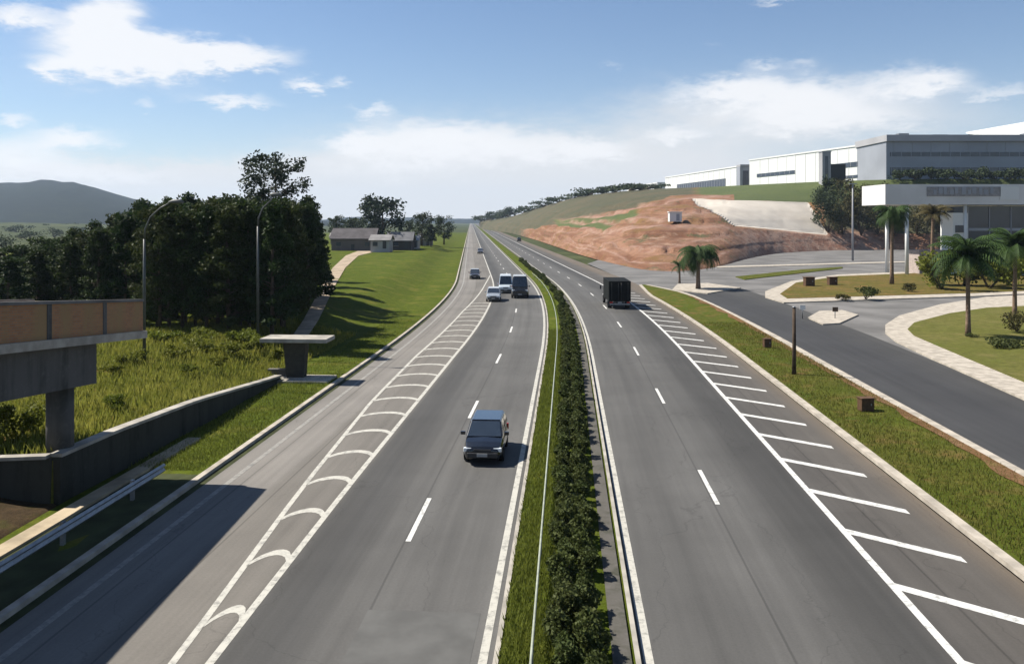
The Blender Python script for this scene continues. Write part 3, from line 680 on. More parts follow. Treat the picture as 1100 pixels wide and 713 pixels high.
# ------------------------------------------------------------------ vegetation
def limbs(mb, h, r, n, z0, spread, rnd):
    lean = rnd.uniform(-.03, .03) * h; tip = (lean, 0, h * .93)
    mb.tube([(0, 0, -.3), (lean * .3, 0, h * .35), (lean * .7, 0, h * .7), tip], [r, r * .75, r * .45, r * .12], 8)
    ends = []
    for i in range(n):
        z = h * (z0 + (.92 - z0) * (i + rnd.random()) / n); a = rnd.uniform(0, 6.28); L = spread(z / h) * rnd.uniform(.7, 1.1)
        e = (lean * z / h + L * math.cos(a), L * math.sin(a), z + L * .3); ends.append(e)
        mb.tube([(lean * z / h, 0, z), ((lean * z / h + e[0]) / 2, e[1] / 2, z + L * .2), e], [r * .35 * (1.05 - z / h), r * .2 * (1.05 - z / h), .015], 5)
    return ends
def clump_points(ends, rad, per, flat=.6):
    P = []
    for e in ends:
        n = max(8, int(per * RNG.uniform(.6, 1.4))); q = RNG.normal(size=(n, 3)); q /= np.linalg.norm(q, axis=1)[:, None]; q *= (RNG.random(n) ** .45)[:, None]
        k = rad * RNG.uniform(.65, 1.25); q *= np.array([k, k, k * flat]); P.append(q + np.array(e))
    return np.concatenate(P)
def make_tree(name, label, cat, h, r, n, z0, spread, rad, per, size, leaf, bark, seed, group=None, flat=.6, fill=None):
    rnd = random.Random(seed); t = thing(name, label, cat, group=group)
    mb = MB(); ends = limbs(mb, h, r, n, z0, spread, rnd); mb.build('trunk', bark, t)
    mids = [(e[0] * .55, e[1] * .55, e[2] - .1) for e in ends[::2]]
    P = clump_points(ends + mids + [(0, 0, h * .95), (0, 0, h * .88)], rad, per, flat)
    MB().leaves(P, size, .4).build('crown', leaf, t)
    return t
def hide_proto(o): pass
FOR_LABEL = 'dark green tree in the dense wood left of the highway'
protos = []
for k in range(7):
    if k < 5: sp = lambda q: 2.5 * (1.02 - q) ** .85 + .12
    else: sp = lambda q: 2.7 * math.sqrt(max(.05, 1 - ((q - .5) / .52) ** 2))
    protos.append(make_tree('wood_tree', FOR_LABEL, 'tree', 12, .2, 64, .06 if k < 5 else .2, sp, .8 if k < 5 else 1.0, 80, .19, LEAF_PINE, BARK, k, 'trees of the dense wood', .55))
TOPS = [(-120, 285), (-40, 272), (0, 266), (30, 258), (60, 248), (95, 237), (120, 226), (135, 212), (200, 204), (222, 210), (240, 205), (268, 204), (330, 207), (345, 216), (360, 236)]
spots = []
rnd = random.Random(5)
for row, D in enumerate((69, 74, 79, 85, 92)):
    x = -110 + row * 7
    while x < 345:
        spots.append((x, D + rnd.uniform(-2, 2), row)); x += rnd.uniform(24, 38) * 75 / D
for y_ in (70, 76, 84, 92, 100, 110): spots.append((338 - rnd.uniform(0, 9), y_ + 6, 2))
used = set()
spots = [(min(x, (312 if D < 82 else (336 if D < 95 else 347)) - rnd.uniform(0, 9)), D, r) for x, D, r in spots]
spots += [(x, 63.5 + rnd.uniform(-1, 1.5), 1) for x in (172, 196, 222, 246, 268, 292)] + [(x, 66 + rnd.uniform(-1, 1), 3) for x in (182, 210, 234, 258, 282, 303)]
for i, (x, D, row) in enumerate(spots):
    top = lin(x, TOPS) + rnd.uniform(-3, 10) + (4 - row) * 2.2
    zt = CAM_H - (top - 237) / F * D; zb = 1.2; s = max(.3, (zt - zb) / 12.2)
    k = i % 7 if row in (1, 3) else i % 5
    ws = max(s, .72) * rnd.uniform(.85, 1.1)
    loc = ((x - 550) / F * D, D, zb)
    o = protos[k] if k not in used else dup(protos[k], loc)
    used.add(k); o.location = loc; o.rotation_euler = (0, 0, rnd.uniform(0, 6.28)); o.scale = (ws, ws, s)
sp = lambda q: 3.4 * math.sqrt(max(.03, 1 - ((q - .76) / .26) ** 2))
t = make_tree('tall_tree', 'tall airy tree rising above the dark wood with sky showing through', 'tree', 15.9, .24, 70, .5, sp, .8, 46, .19, LEAF_TALL, BARK, 50, None, .9)
t.location = ((296 - 550) / F * 90, 90, 1.2)

# background trees at the left beyond the lawn
def far_tree(x, base, top, D, wpx, label, seed, leaf=LEAF_FAR, name='tree'):
    p = at(x, base, D); h = (base - top) / F * D; Rr = wpx / 2 / F * D
    sp = lambda q: Rr * .85 * math.sqrt(max(.05, 1 - ((q - .58) / .5) ** 2))
    t = make_tree(name, label, 'tree', h, h * .03, 34, .2, sp, Rr * .34, 60, max(.25, Rr * .07), leaf, BARK, seed, None, .75); t.location = p
    return t
LEAF_BLUE = mat_leaf('dark far foliage', (.016, .028, .018), (.04, .06, .035), .15)
far_tree(411, 266, 214, 250, 54, 'big dark round tree behind the houses past the lawn', 61, LEAF_BLUE)
far_tree(453, 263, 229, 270, 24, 'medium dark tree right of the big round tree', 62)
far_tree(477, 262, 233, 300, 22, 'small dark tree beside the far left carriageway', 63)
far_tree(463, 264, 242, 260, 16, 'low bushy tree between the two dark trees past the lawn', 64)
far_tree(437, 262, 238, 310, 18, 'small tree touching the big round tree', 65)
far_tree(380, 262, 236, 330, 30, 'wide low tree behind the grey roofed house', 66)
far_tree(362, 264, 232, 300, 20, 'tree at the right edge of the wood behind the house', 67)

def make_bush(name, label, r, h, n, size, leaf, loc, seed=0, group=None, squash=1):
    t = thing(name, label, 'bush', loc, 0, group)
    rnd = random.Random(seed); ends = [(r * .7 * rnd.uniform(-1, 1), r * .7 * rnd.uniform(-1, 1) * squash, h * rnd.uniform(.25, .75)) for _ in range(9)]
    P = clump_points(ends, r * .45, n // 9, h / r * .55); P[:, 2] = np.abs(P[:, 2])
    MB().leaves(P, size, .5).build('foliage', leaf, t)
    mb = MB()
    for e in ends[:5]: mb.tube([(0, 0, -.05), (e[0] * .5, e[1] * .5, e[2] * .5), e], [r * .04, r * .025, r * .01], 5)
    mb.build('stem', BARK, t); return t
# ------------------------------------------------------------------ houses at the left
def house(x, base, D, wpx, eave, ridge, label, wallc, roofc, deep=9, rz_=0):
    p = at(x, base, D); s = D / F; W = wpx * s; he = (base - eave) * s; hr = (base - ridge) * s
    t = thing('house', label, 'house', p, rz_)
    wm = mat_plain('house wall', wallc, .85, 0, .12, .4); rm = mat_plain('house roof', roofc, .85, 0, .2, .5)
    mb = MB(); mb.box((0, deep / 2, he / 2 - .5), (W, deep, he + 1)); mb.add([(-W / 2, 0, he), (-W / 2, deep, he), (-W / 2, deep / 2, hr), (W / 2, 0, he), (W / 2, deep, he), (W / 2, deep / 2, hr)], [(0, 2, 1), (3, 4, 5)])
    mb.build('wall', wm, t)
    mb = MB(); o = .5; th = .18
    for sg in (0, 1):
        y0 = -o if sg == 0 else deep + o; z0 = he - o * (hr - he) / (deep / 2)
        a = [(-W / 2 - o, y0, z0 + .02), (W / 2 + o, y0, z0 + .02), (W / 2 + o, deep / 2, hr + .02), (-W / 2 - o, deep / 2, hr + .02)]; b_ = [(q[0], q[1], q[2] + th) for q in a]
        mb.add(a + b_, [(3, 2, 1, 0), (4, 5, 6, 7), (0, 1, 5, 4), (1, 2, 6, 5), (2, 3, 7, 6), (3, 0, 4, 7)])
    mb.build('roof', rm, t)
    n = max(2, int(W / 4))
    for i in range(n):
        xx = -W / 2 + W * (i + .5) / n
        if i == n // 2: MB().box((xx, -.03, 1.0), (.95, .08, 2.0)).build('door', PLASTIC, t)
        else:
            f = MB().box((xx, -.03, he * .55), (1.3, .08, 1.1)).build('window', BGLASS, t)
            MB().box((xx, -.09, he * .55 - .6), (1.5, .16, .08)).build('sill', CONC, f)
    return t
house(379, 270, 235, 46, 256, 246, 'long low house with wide grey roof at the edge of the wood', (.20, .17, .16), (.13, .12, .125))
house(408, 267, 222, 20, 258, 253, 'small pale walled house in front of the big round tree', (.5, .5, .5), (.30, .29, .29), 7)
house(431, 267, 238, 22, 258, 250, 'dark walled house with grey roof right of the pale house', (.09, .08, .08), (.2, .2, .21), 7)
house(443, 266, 250, 12, 258, 254, 'tiny white house below the medium dark tree', (.6, .58, .54), (.42, .41, .40), 6)

house(394, 268, 260, 16, 259, 251, 'small house with brown roof between the grey roof and the pale house', (.28, .24, .2), (.16, .1, .08), 7)
house(425, 264, 300, 18, 256, 250, 'white house with grey roof partly behind the big round tree', (.5, .5, .48), (.22, .22, .23), 7)
house(456, 265, 280, 14, 257, 251.5, 'small house with dark roof right of the tiny white house', (.35, .33, .3), (.1, .1, .1), 7)
house(366, 263, 300, 22, 254, 248, 'house with pale roof behind the long grey roof', (.3, .27, .25), (.35, .34, .34), 8)
for i, (x, y, w_, h_) in enumerate([(8, 268, 40, 22), (32, 258, 30, 14), (58, 255, 26, 12), (84, 252, 22, 11), (20, 250, 26, 9), (48, 247, 18, 7), (74, 246, 18, 7), (-30, 262, 40, 20), (100, 250, 18, 9)]):
    p = gp(x, y, -.3); q_ = p.y / F; make_bush('field_tree', 'hazy grey green tree in the fields beyond the wood', w_ / 2 * q_, h_ * q_, 900, max(.4, w_ * q_ * .03), LEAF_FAR, p, 200 + i, 'trees in the far fields')

# ------------------------------------------------------------------ median shrubs
SH_LABEL = 'dark clipped shrub in the planted row along the highway median'
sprotos = []
for k in range(5):
    t = thing('median_shrub', SH_LABEL, 'shrub', group='shrubs of the median row')
    P = []
    n = 1500; q = RNG.normal(size=(n, 3)); q /= np.linalg.norm(q, axis=1)[:, None]; q *= (RNG.random(n) ** .35)[:, None]
    q *= np.array([.42, .60, .50]); q += np.array([0, 0, .55]) + .12 * np.sin(q[:, ::-1] * 9 + k)
    MB().leaves(q, .075, .5, 0, 1.9).build('foliage', LEAF_HEDGE, t)
    mb = MB()
    for a in range(5):
        an = a * 1.26 + k; mb.tube([(0, 0, -.05), (.12 * math.cos(an), .12 * math.sin(an), .35), (.3 * math.cos(an), .3 * math.sin(an), .7)], [.03, .02, .008], 5)
    mb.build('stem', BARK, t); sprotos.append(t)
rnd = random.Random(3); i = 0; D = 9.0
while D < 200:
    for u in (-.08, .52):
        if D > 90 and u > 0: continue
        k = i % 5; q = rd(u + rnd.uniform(-.1, .1) + (.25 if D > 90 else 0), D + rnd.uniform(-.25, .25) + (.6 if u > 0 else 0), .14)
        o = sprotos[k] if i < 5 else dup(sprotos[k], q); s = rnd.uniform(.62, .86) * (1 if D < 90 else 1.25)
        if rnd.random() < .08 and i > 5: s *= .6
        o.location = q; o.rotation_euler = (0, 0, heading(D) + rnd.uniform(-.4, .4)); o.scale = (s, s * 1.05, s * rnd.uniform(.85, 1.1)); i += 1
    D += 1.12 if D < 60 else (1.8 if D < 90 else 2.4)

# ------------------------------------------------------------------ bushes
def bush_px(x, y, z, wpx, hpx, label, seed, leaf=LEAF_BUSH, group=None, n=900, name='bush'):
    p = gp(x, y, z); s = p.y / F; return make_bush(name, label, wpx / 2 * s, hpx * s, n, max(.06, wpx * s * .045), leaf, p, seed, group)
WL = 'yellow green wild bush on the rough grass below the wood'
for i, (x, y, w_, h_) in enumerate([(185, 385, 34, 16), (215, 376, 40, 14), (250, 378, 36, 13), (282, 372, 30, 12), (140, 392, 30, 18), (235, 392, 22, 10), (120, 402, 26, 14), (300, 385, 22, 9), (205, 398, 20, 8), (262, 366, 40, 14), (172, 368, 38, 14), (222, 364, 40, 12)]):
    bush_px(x, y, 1.3, w_, h_, WL, i, LEAF_BUSH, 'wild bushes below the wood', 1100)
for i, (x, y, w_, h_, lb) in enumerate([(20, 470, 52, 40, 'green bush left of the ramp column under the deck'), (-20, 480, 60, 50, 'green bush at the left picture edge under the ramp'), (118, 440, 30, 18, 'olive bush right of the ramp column'), (45, 448, 30, 22, 'dark green bush behind the ramp column')]):
    bush_px(x, y, 1.4, w_, h_, lb, 20 + i, LEAF_BUSH, None, 1400)
bush_px(1078, 372, .17, 42, 8, 'low dark green shrub on the right lawn', 30, LEAF_HEDGE)
bush_px(1043, 362, .17, 14, 6, 'small shrub round the foot of the right lawn palm', 31, LEAF_HEDGE, None, 400)
bush_px(1092, 356, .17, 34, 22, 'olive bush at the right picture edge on the lawn', 32, LEAF_OLIVE)
bush_px(930, 321, .17, 26, 14, 'green shrub on the brown upper island', 33, LEAF_HEDGE)
bush_px(905, 322, .17, 18, 7, 'low olive shrub at the front of the upper island', 34, LEAF_OLIVE)
bush_px(975, 313, .17, 18, 10, 'brown shrub right of the tall palm on the upper island', 35, LEAF_OLIVE)
for i, (x, y, w_, h_) in enumerate([(1012, 312, 52, 46), (1036, 308, 52, 44), (1062, 310, 54, 46), (1090, 308, 54, 50), (1116, 298, 44, 42), (1150, 300, 50, 44)]):
    bush_px(x, y, 0, w_, h_, 'green hedge bush in front of the gatehouse', 40 + i, LEAF_BUSH, 'hedge bushes before the gatehouse', 1300)
# scrub and trees on the hillside
for i, (x, y, h_, w_) in enumerate([(890, 250, 50, 34), (906, 252, 46, 34), (925, 253, 52, 38), (943, 252, 44, 34), (962, 254, 40, 36), (985, 252, 36, 34), (900, 236, 40, 30), (920, 230, 36, 30), (940, 228, 34, 30), (888, 222, 34, 22), (905, 214, 24, 26), (1010, 250, 34, 36)]):
    p = hill_at(x, y); D = p.y; tt = make_bush('hillside_bush', 'tall olive brown bush on the slope beside the concrete facing', w_ / 2 / F * D, h_ / F * D, 1500, .42, LEAF_OLIVE if i % 3 else LEAF_FAR, p, 70 + i, 'olive bushes on the slope')
for i, x in enumerate(range(965, 1290, 17)):
    p = hill_at(x, 193); p.y -= 1; make_bush('hedge_bush', 'clipped dark green bush along the foot of the grey factory block', 4.2, 4.0 + (i % 3) * .4, 700, .5, LEAF_FAR, p, 90 + i, 'bushes below the grey block')
rnd = random.Random(9)
for i, x in enumerate([517, 521, 526, 530, 535, 540, 546, 553, 562, 572, 585, 600, 618, 632, 648, 662, 676, 690]):
    p = hill_pt(x, 3.0); D = p.y; h = rnd.uniform(3, 6.5) if x > 560 else rnd.uniform(6, 10); w_ = rnd.uniform(9, 17)
    make_bush('crest_tree', 'distant dark tree along the crest of the right hill', w_, h, 500, .9, LEAF_FAR, p, 120 + i, 'trees along the far crest')

# ------------------------------------------------------------------ palms
def make_palm(label, x, base_y, top_y, wpx, z=0, nfr=18, leaf=LEAF_PALM, seed=0, fat=.2, droop=.9, name='palm_tree', group=None):
    rnd = random.Random(seed); p = gp(x, base_y, z); s = p.y / F; H = (base_y - top_y) * s; Lf = wpx / 2 * s * 1.12
    hub = H - Lf * .38
    t = thing(name, label, 'palm tree', p, rnd.uniform(0, 6), group)
    lean = rnd.uniform(-.02, .02) * H
    pts = [(lean * (k / 6) ** 2, 0, hub * k / 6) for k in range(7)]; MB().tube([(0, 0, -.2)] + pts[1:], [fat * 1.3, fat, fat * .9, fat * .85, fat * .82, fat * .8, fat * .9], 10).build('trunk', BARK_P, t)
    mb = MB()
    for f in range(nfr):
        az_ = 2.4 * f + rnd.uniform(-.2, .2); e0 = R(rnd.uniform(-5, 75)) if f > 4 else R(75); L = Lf * rnd.uniform(.85, 1.1); pos = Vector((lean, 0, hub)); e = e0; prev = pos.copy(); st = 9
        pl_ = []
        for k in range(st + 1):
            pl_.append((pos.copy(), e)); pos = pos + Vector((math.cos(az_) * math.cos(e), math.sin(az_) * math.cos(e), math.sin(e))) * L / st; e -= droop * 1.9 / st
        mb.tube([q[0] for q in pl_], [.04 * Lf / 2.5 * (1 - k / (st + 2)) for k in range(st + 1)], 4)
        side = Vector((-math.sin(az_), math.cos(az_), 0))
        for k in range(1, st + 1):
            for j in (0, .5):
                a = pl_[k - 1][0].lerp(pl_[k][0], j); w_ = L * .30 * math.sin(math.pi * min(.97, (k + j) / (st + 1.3)) ** .8)
                d = (pl_[k][0] - pl_[k - 1][0])
                for sg in (-1, 1):
                    tip = a + side * sg * w_ * .8 + d * 1.0 + Vector((0, 0, -w_ * .55)); hw = d * .22
                    mb.add([a - hw, a + hw, tip + hw * .3, tip - hw * .3], [(0, 1, 2, 3)])
    mb.build('crown', leaf, t); return t
make_palm('tall slim palm with dark round crown on the brown upper island', 958, 305, 221, 44, .17, 40, LEAF_PALM, 1, .28, 1.2)
make_palm('brownish palm right of the tall slim palm before the gatehouse', 1001, 300, 222, 38, 0, 18, LEAF_PALMB, 2, .3)
make_palm('bushy short palm between the highway and the plaza', 750, 310, 263, 52, .1, 40, LEAF_PALM, 3, .32, 1.25)
make_palm('small young palm left of the bushy short palm', 730, 304, 281, 22, 0, 12, LEAF_PALM, 4, .18)
make_palm('green palm standing on the front of the right lawn', 1040, 361, 258, 84, .17, 34, LEAF_PALM, 5, .2)
make_palm('green palm at the right picture edge behind the lawn', 1090, 342, 250, 70, .17, 34, LEAF_PALM, 6, .22)

# ------------------------------------------------------------------ posts, boxes by the side road
p = gp(853, 402, .15); s = p.y / F
t = thing('wooden_post', 'slender dark wooden post on the verge beside the side road', 'post', p)
MB().tube([(0, 0, -.2), (.01, 0, 2.1), (0, 0, 72 * s)], [.14, .12, .10], 10).build('post_shaft', BARK, t); MB().tube([(0, 0, 72 * s), (0, 0, 72 * s + .05)], [.13, .09], 10).build('cap', METAL, t)
def marker(x, y, z, wpx, hpx, label):
    p = gp(x, y, z); s = p.y / F; t = thing('utility_box', label, 'utility box', p, .1)
    bm_ = mat_plain('brown painted steel', (.085, .05, .03), .7, 0, .2, 4); W, H = wpx * s, hpx * s
    MB().box((0, 0, H * .45), (W, W * .7, H * .9)).build('cabinet', bm_, t, bevel=.02); MB().box((0, 0, H * .93), (W * 1.12, W * .82, H * .07)).build('lid', bm_, t, bevel=.01)
    MB().box((W * .25, -W * .36, H * .5), (W * .08, .03, H * .14)).build('handle', METAL, t)
marker(930, 441, .15, 14, 15, 'brown utility box on the verge kerb nearest the camera')
marker(824, 373, .15, 8, 10, 'brown utility box on the verge left of the wooden post')
marker(869, 307, .17, 10, 10, 'brown utility box at the left of the upper island')
marker(894, 306, .17, 9, 9, 'brown utility box nearer the palm on the upper island')
for x, yb, yt, lb in ((862, 341, 328, 'short pale sign post left of the splitter island'), (897, 342, 330, 'small dark sign post on the pale splitter island')):
    p = gp(x, yb, .1); s = p.y / F; t = thing('sign_post', lb, 'sign post', p)
    MB().tube([(0, 0, -.1), (0, 0, (yb - yt) * s)], .05, 8).build('pole', METAL, t)
    MB().box((0, -.07, (yb - yt) * s - .2), (.55, .03, .45)).build('sign_plate', WHITE if x < 880 else BARK, t)

# tall pale poles near the hill
for x, yb, yt, D, lb in ((916, 262, 198, 205, 'thin pale lamp pole before the dark bushes on the slope'),):
    p = at(x, yb, D); s = D / F; p.z = 0; H = CAM_H - (yt - 237) / F * D
    t = thing('street_lamp', lb, 'street lamp', p); MB().tube([(0, 0, 0), (0, 0, H * .5), (0, 0, H)], [.28, .24, .16], 8).build('pole', GREYL, t)
    MB().box((0, 0, H + .1), (1.8, .5, .2)).build('lamp_head', METAL, t)

# ------------------------------------------------------------------ gatehouse with big canopy
D0 = 150; s = D0 / F
gh = thing('gatehouse', 'gatehouse with big pale flat canopy over a dark glass block', 'gatehouse', (0, 0, 0))
Xp = lambda x: (x - 550) * s
MB().box(((Xp(951) + Xp(1230)) / 2, D0 + 5, (12.65 + 16.3) / 2), (Xp(1230) - Xp(951), 10, 3.65)).build('canopy', mat_plain('canopy panels', (.56, .555, .55), .6, 0, .08, .2), gh)
MB().box((Xp(1035), D0 - .06, 15.0), (Xp(1075) - Xp(996), .1, 1.7)).build('name_panel', mat_plain('sign grey', (.36, .35, .36), .6), gh)
for i, x in enumerate((1004, 1010, 1015, 1022, 1027, 1035, 1041, 1046, 1053, 1059, 1065)):
    MB().box((Xp(x), D0 - .14, 15.0 + (.15 if i % 3 else -.1)), (.55 + .2 * (i % 2), .06, .8 + .25 * (i % 3))).build('letter', GREYCL, gh)
MB().box((Xp(1084), D0 - .06, 14.7), (3.4, .1, 2.4)).build('logo_panel', WHITE, gh)
for x in (977, 1040, 1200):
    for dy in (1, 9): MB().tube([(Xp(x), D0 + dy, -.1), (Xp(x), D0 + dy, 12.66)], .32, 12).build('column', WHITE, gh)
gb = MB().box((Xp(1140), D0 + 5.5, 6.2), (Xp(1235) - Xp(1046), 7, 12.4)).build('glass_block', BGLASS, gh)
mb = MB()
for z in (4.0, 8.2): mb.box((Xp(1140), D0 + 1.93, z), (Xp(1235) - Xp(1046), .12, .5))
for k in range(9): mb.box((Xp(1046) + k * 3.9, D0 + 1.92, 6.2), (.14, .1, 12.2))
mb.build('window_frame', GREYCL, gh)
MB().box((Xp(1035), D0 + 3, 5.6), (2.7, 4, 11.2)).build('kiosk', WHITE, gh)
MB().box((Xp(1035), D0 + .95, 8.3), (1.9, .1, 1.3)).build('window', BGLASS, gh)
MB().box((Xp(1010), D0 + 4, 2.2), (5.5, 4, 4.4)).build('side_wall', mat_plain('pinkish wall', (.5, .42, .38), .8), gh)

# ------------------------------------------------------------------ factory on the plateau
def wall_prism(mb, a, b, depth, z0, z1, mi=0):       # long hall: front line a->b, depth to the right
    a, b = Vector((*a, 0)), Vector((*b, 0)); d = (b - a).normalized(); n = Vector((d.y, -d.x, 0)) * depth
    poly = [a, a + n, b + n, b]; mb.prism([(q.x, q.y) for q in poly], z0, z1)
def hall(label, a, b, depth, z0, z1, bands, seg):
    t = thing('factory_hall', label, 'factory'); mb = MB(); wall_prism(mb, a, b, depth, z0, z1); mb.build('wall', WHITE, t)
    mb = MB(); wall_prism(mb, (a[0] - .3, a[1] - .3), (b[0] - .3, b[1] + .3), depth + .6, z1, z1 + .7); mb.build('roof', WHITE, t)
    A, B = Vector((*a, 0)), Vector((*b, 0)); d = (B - A).normalized(); L = (B - A).length; n = Vector((-d.y, d.x, 0)); rot = math.atan2(d.y, d.x)
    for (f0, f1, zz0, zz1) in bands:
        c = A + d * L * (f0 + f1) / 2 + n * .06
        fr = MB().box((0, 0, 0), (L * (f1 - f0), .3, zz1 - zz0)).build('window', BGLASS, t, (c.x, c.y, (zz0 + zz1) / 2), rot)
        mb = MB(); k = max(2, int(L * (f1 - f0) / 4))
        for j in range(k + 1): mb.box((-L * (f1 - f0) / 2 + L * (f1 - f0) * j / k, .17, 0), (.16, .08, zz1 - zz0))
        mb.build('frame', GREYL, fr)
    mb = MB()
    for j in range(int(L / 8)):
        c = A + d * (4 + 8 * j) + n * .05; mb.box((c.x, c.y, (z0 + z1) / 2), (.25, .14, z1 - z0 - .1), 0, rot)
    mb.build('downpipe', WHITE, t)
    return t
hall('long white factory hall right beside the dark stair tower', (152, 334), (125, 441), 60, 24, 41.2, [(.04, .36, 32.8, 34.8), (.62, .93, 32.2, 33.9), (.0, .3, 28.0, 29.2)], 0)
hall('farther low white factory hall beyond the near white hall', (125.5, 463), (107, 585), 50, 24, 39.5, [(.15, .8, 29.5, 34.0)], 0)
hall('smallest white shed at the far end of the factory row', (106, 610), (96, 700), 40, 24, 37, [(.1, .9, 29, 31.5)], 0)
tw = thing('link_tower', 'grey link tower between the two white factory halls', 'tower', (at(802, 190, 452).x, 452, 24))
MB().box((0, 0, 7.4), (9, 7, 14.8)).build('wall', GREYCL, tw); MB().box((1, 0, 15.3), (11, 8, 1)).build('roof', GREYL, tw); MB().box((-1.5, -3.55, 8), (3, .2, 9)).build('window', BGLASS, tw)
p = at(886, 190, 336)
st = thing('stair_tower', 'dark grey stair tower standing against the long white hall', 'tower', (p.x, 336, 22))
MB().box((0, 0, 7.5), (3.4, 4, 15.2)).build('wall', GREYL, st); MB().box((5.0, 1.0, 5.2), (6.0, 4, 10.4)).build('annex', mat_plain('dark annex', (.06, .065, .06), .7), st); MB().box((0, -2.05, 8), (1.2, .15, 11)).build('window', BGLASS, st); MB().box((0, 0, 15.3), (3.8, 4.4, .3)).build('roof', GREYCL, st)
# grey front block
x0, x1, yf = (952 - 550) / F * 328, 262.0, 328.0; cx = (x0 + x1) / 2; W = x1 - x0
fb = thing('office_block', 'wide dark grey factory front block with pale roof fascia and window bands', 'factory')
MB().box((cx, yf + 14, 32.0), (W, 28, 17.5)).build('wall', GREYCL, fb)
MB().box((cx + 2, yf + 13.5, 42.0), (W + 5, 30, 2.5)).build('roof_fascia', GREYL, fb)
for z0, z1 in ((34.9, 36.6), (27.5, 30.6)):
    f = MB().box((cx, yf - .02, (z0 + z1) / 2), (W - 3, .25, z1 - z0)).build('window', BGLASS, fb); mb = MB()
    for k in range(30): mb.box((x0 + 2 + (W - 4) * k / 29, yf - .17, (z0 + z1) / 2), (.18, .1, z1 - z0))
    mb.build('frame', GREYCL, f)
for k in range(7):
    MB().box((x0 + 10 + k * 17, yf + 8 + (k % 3) * 5, 43.95), (4 + k % 2 * 2, 3, 1.4)).build('roof_unit', METAL, fb)
mb = MB()
for k in range(16): mb.box((x0 + 3 + (W - 6) * k / 15, yf - .06, 38.7), (.14, .14, 4))
mb.build('panel_joint', GREYL, fb)
uh = thing('upper_hall', 'white hall with rising sunlit roof behind the grey front block', 'factory')
bl, brr = at(1040, 143.5, 425), at(1330, 92, 425)
mb = MB(); a = [(bl.x, 362, 24), (brr.x, 362, 24), (brr.x, 362, 49), (bl.x, 362, 42)]; b_ = [(bl.x, 425, 24), (brr.x, 425, 24), (brr.x, 425, brr.z), (bl.x, 425, bl.z)]
mb.add(a + b_, [(0, 1, 2, 3), (7, 6, 5, 4), (1, 5, 6, 2), (4, 0, 3, 7)]); mb.build('wall', WHITE, uh)
mb = MB(); a = [(bl.x - .6, 361, 42.1), (brr.x + .6, 361, 49.1), (brr.x + .6, 426, brr.z + .1), (bl.x - .6, 426, bl.z + .1)]; b_ = [(q[0], q[1], q[2] + .6) for q in a]
mb.add(a + b_, [(3, 2, 1, 0), (4, 5, 6, 7), (0, 1, 5, 4), (1, 2, 6, 5), (2, 3, 7, 6), (3, 0, 4, 7)]); mb.build('roof', WHITE, uh)
p = hill_at(725, 237)
sd = thing('site_hut', 'small white site hut on the orange earth bank', 'hut', p)
MB().box((0, 0, 1.1), (3.4, 2.6, 2.6)).build('wall', WHITE, sd); MB().box((0, 0, 2.5), (3.8, 3.0, .2)).build('roof', WHITE, sd); MB().box((.6, -1.32, 1.0), (.9, .06, 1.9)).build('door', GREYCL, sd)

# ------------------------------------------------------------------ vehicles
def wheel(parent, x, y, r, wth):
    sg = 1 if x > 0 else -1
    t = MB().lathe_x([(-wth / 2, r * .62), (-wth / 2, r * .93), (-wth / 2 + .03, r), (wth / 2 - .03, r), (wth / 2, r * .93), (wth / 2, r * .62), (-wth / 2, r * .62)], 22).build('wheel', TYRE, parent, (x, y, r))
    mb = MB(); mb.lathe_x([(sg * wth * .35, 0.001), (sg * wth * .42, r * .2), (sg * wth * .3, r * .55), (sg * wth * .45, r * .63), (-sg * wth * .4, r * .63)], 18); mb.build('rim', RIM, t)
def loft(mb, secs, mi=0):                 # secs: list of closed rings with equal counts
    n = len(secs[0]); vs = [q for s_ in secs for q in s_]
    fs = [(i * n + k, i * n + (k + 1) % n, (i + 1) * n + (k + 1) % n, (i + 1) * n + k) for i in range(len(secs) - 1) for k in range(n)]
    fs += [tuple(reversed(range(n))), tuple(range((len(secs) - 1) * n, len(secs) * n))]
    return mb.add(vs, fs, mi, smooth=False)
def ring(y, zb, zt, w_, tuck=.9, crown=.03):
    return [(-w_ * tuck, y, zb), (w_ * tuck, y, zb), (w_, y, zb + (zt - zb) * .35), (w_ * .985, y, zb + (zt - zb) * .72), (w_ * .9, y, zt), (0, y, zt + crown), (-w_ * .9, y, zt), (-w_ * .985, y, zb + (zt - zb) * .72), (-w_, y, zb + (zt - zb) * .35)]
def panel(mb, a, b, c, d, off, shrink=.06):
    a, b, c, d = map(Vector, (a, b, c, d)); m = (a + b + c + d) / 4; n = (b - a).cross(d - a).normalized() * off
    q = [p_ + (m - p_) * shrink + n for p_ in (a, b, c, d)]; r_ = [p_ - n * 1.4 for p_ in q]
    mb.add(q + r_, [(0, 1, 2, 3), (0, 4, 5, 1), (1, 5, 6, 2), (2, 6, 7, 3), (3, 7, 4, 0)])
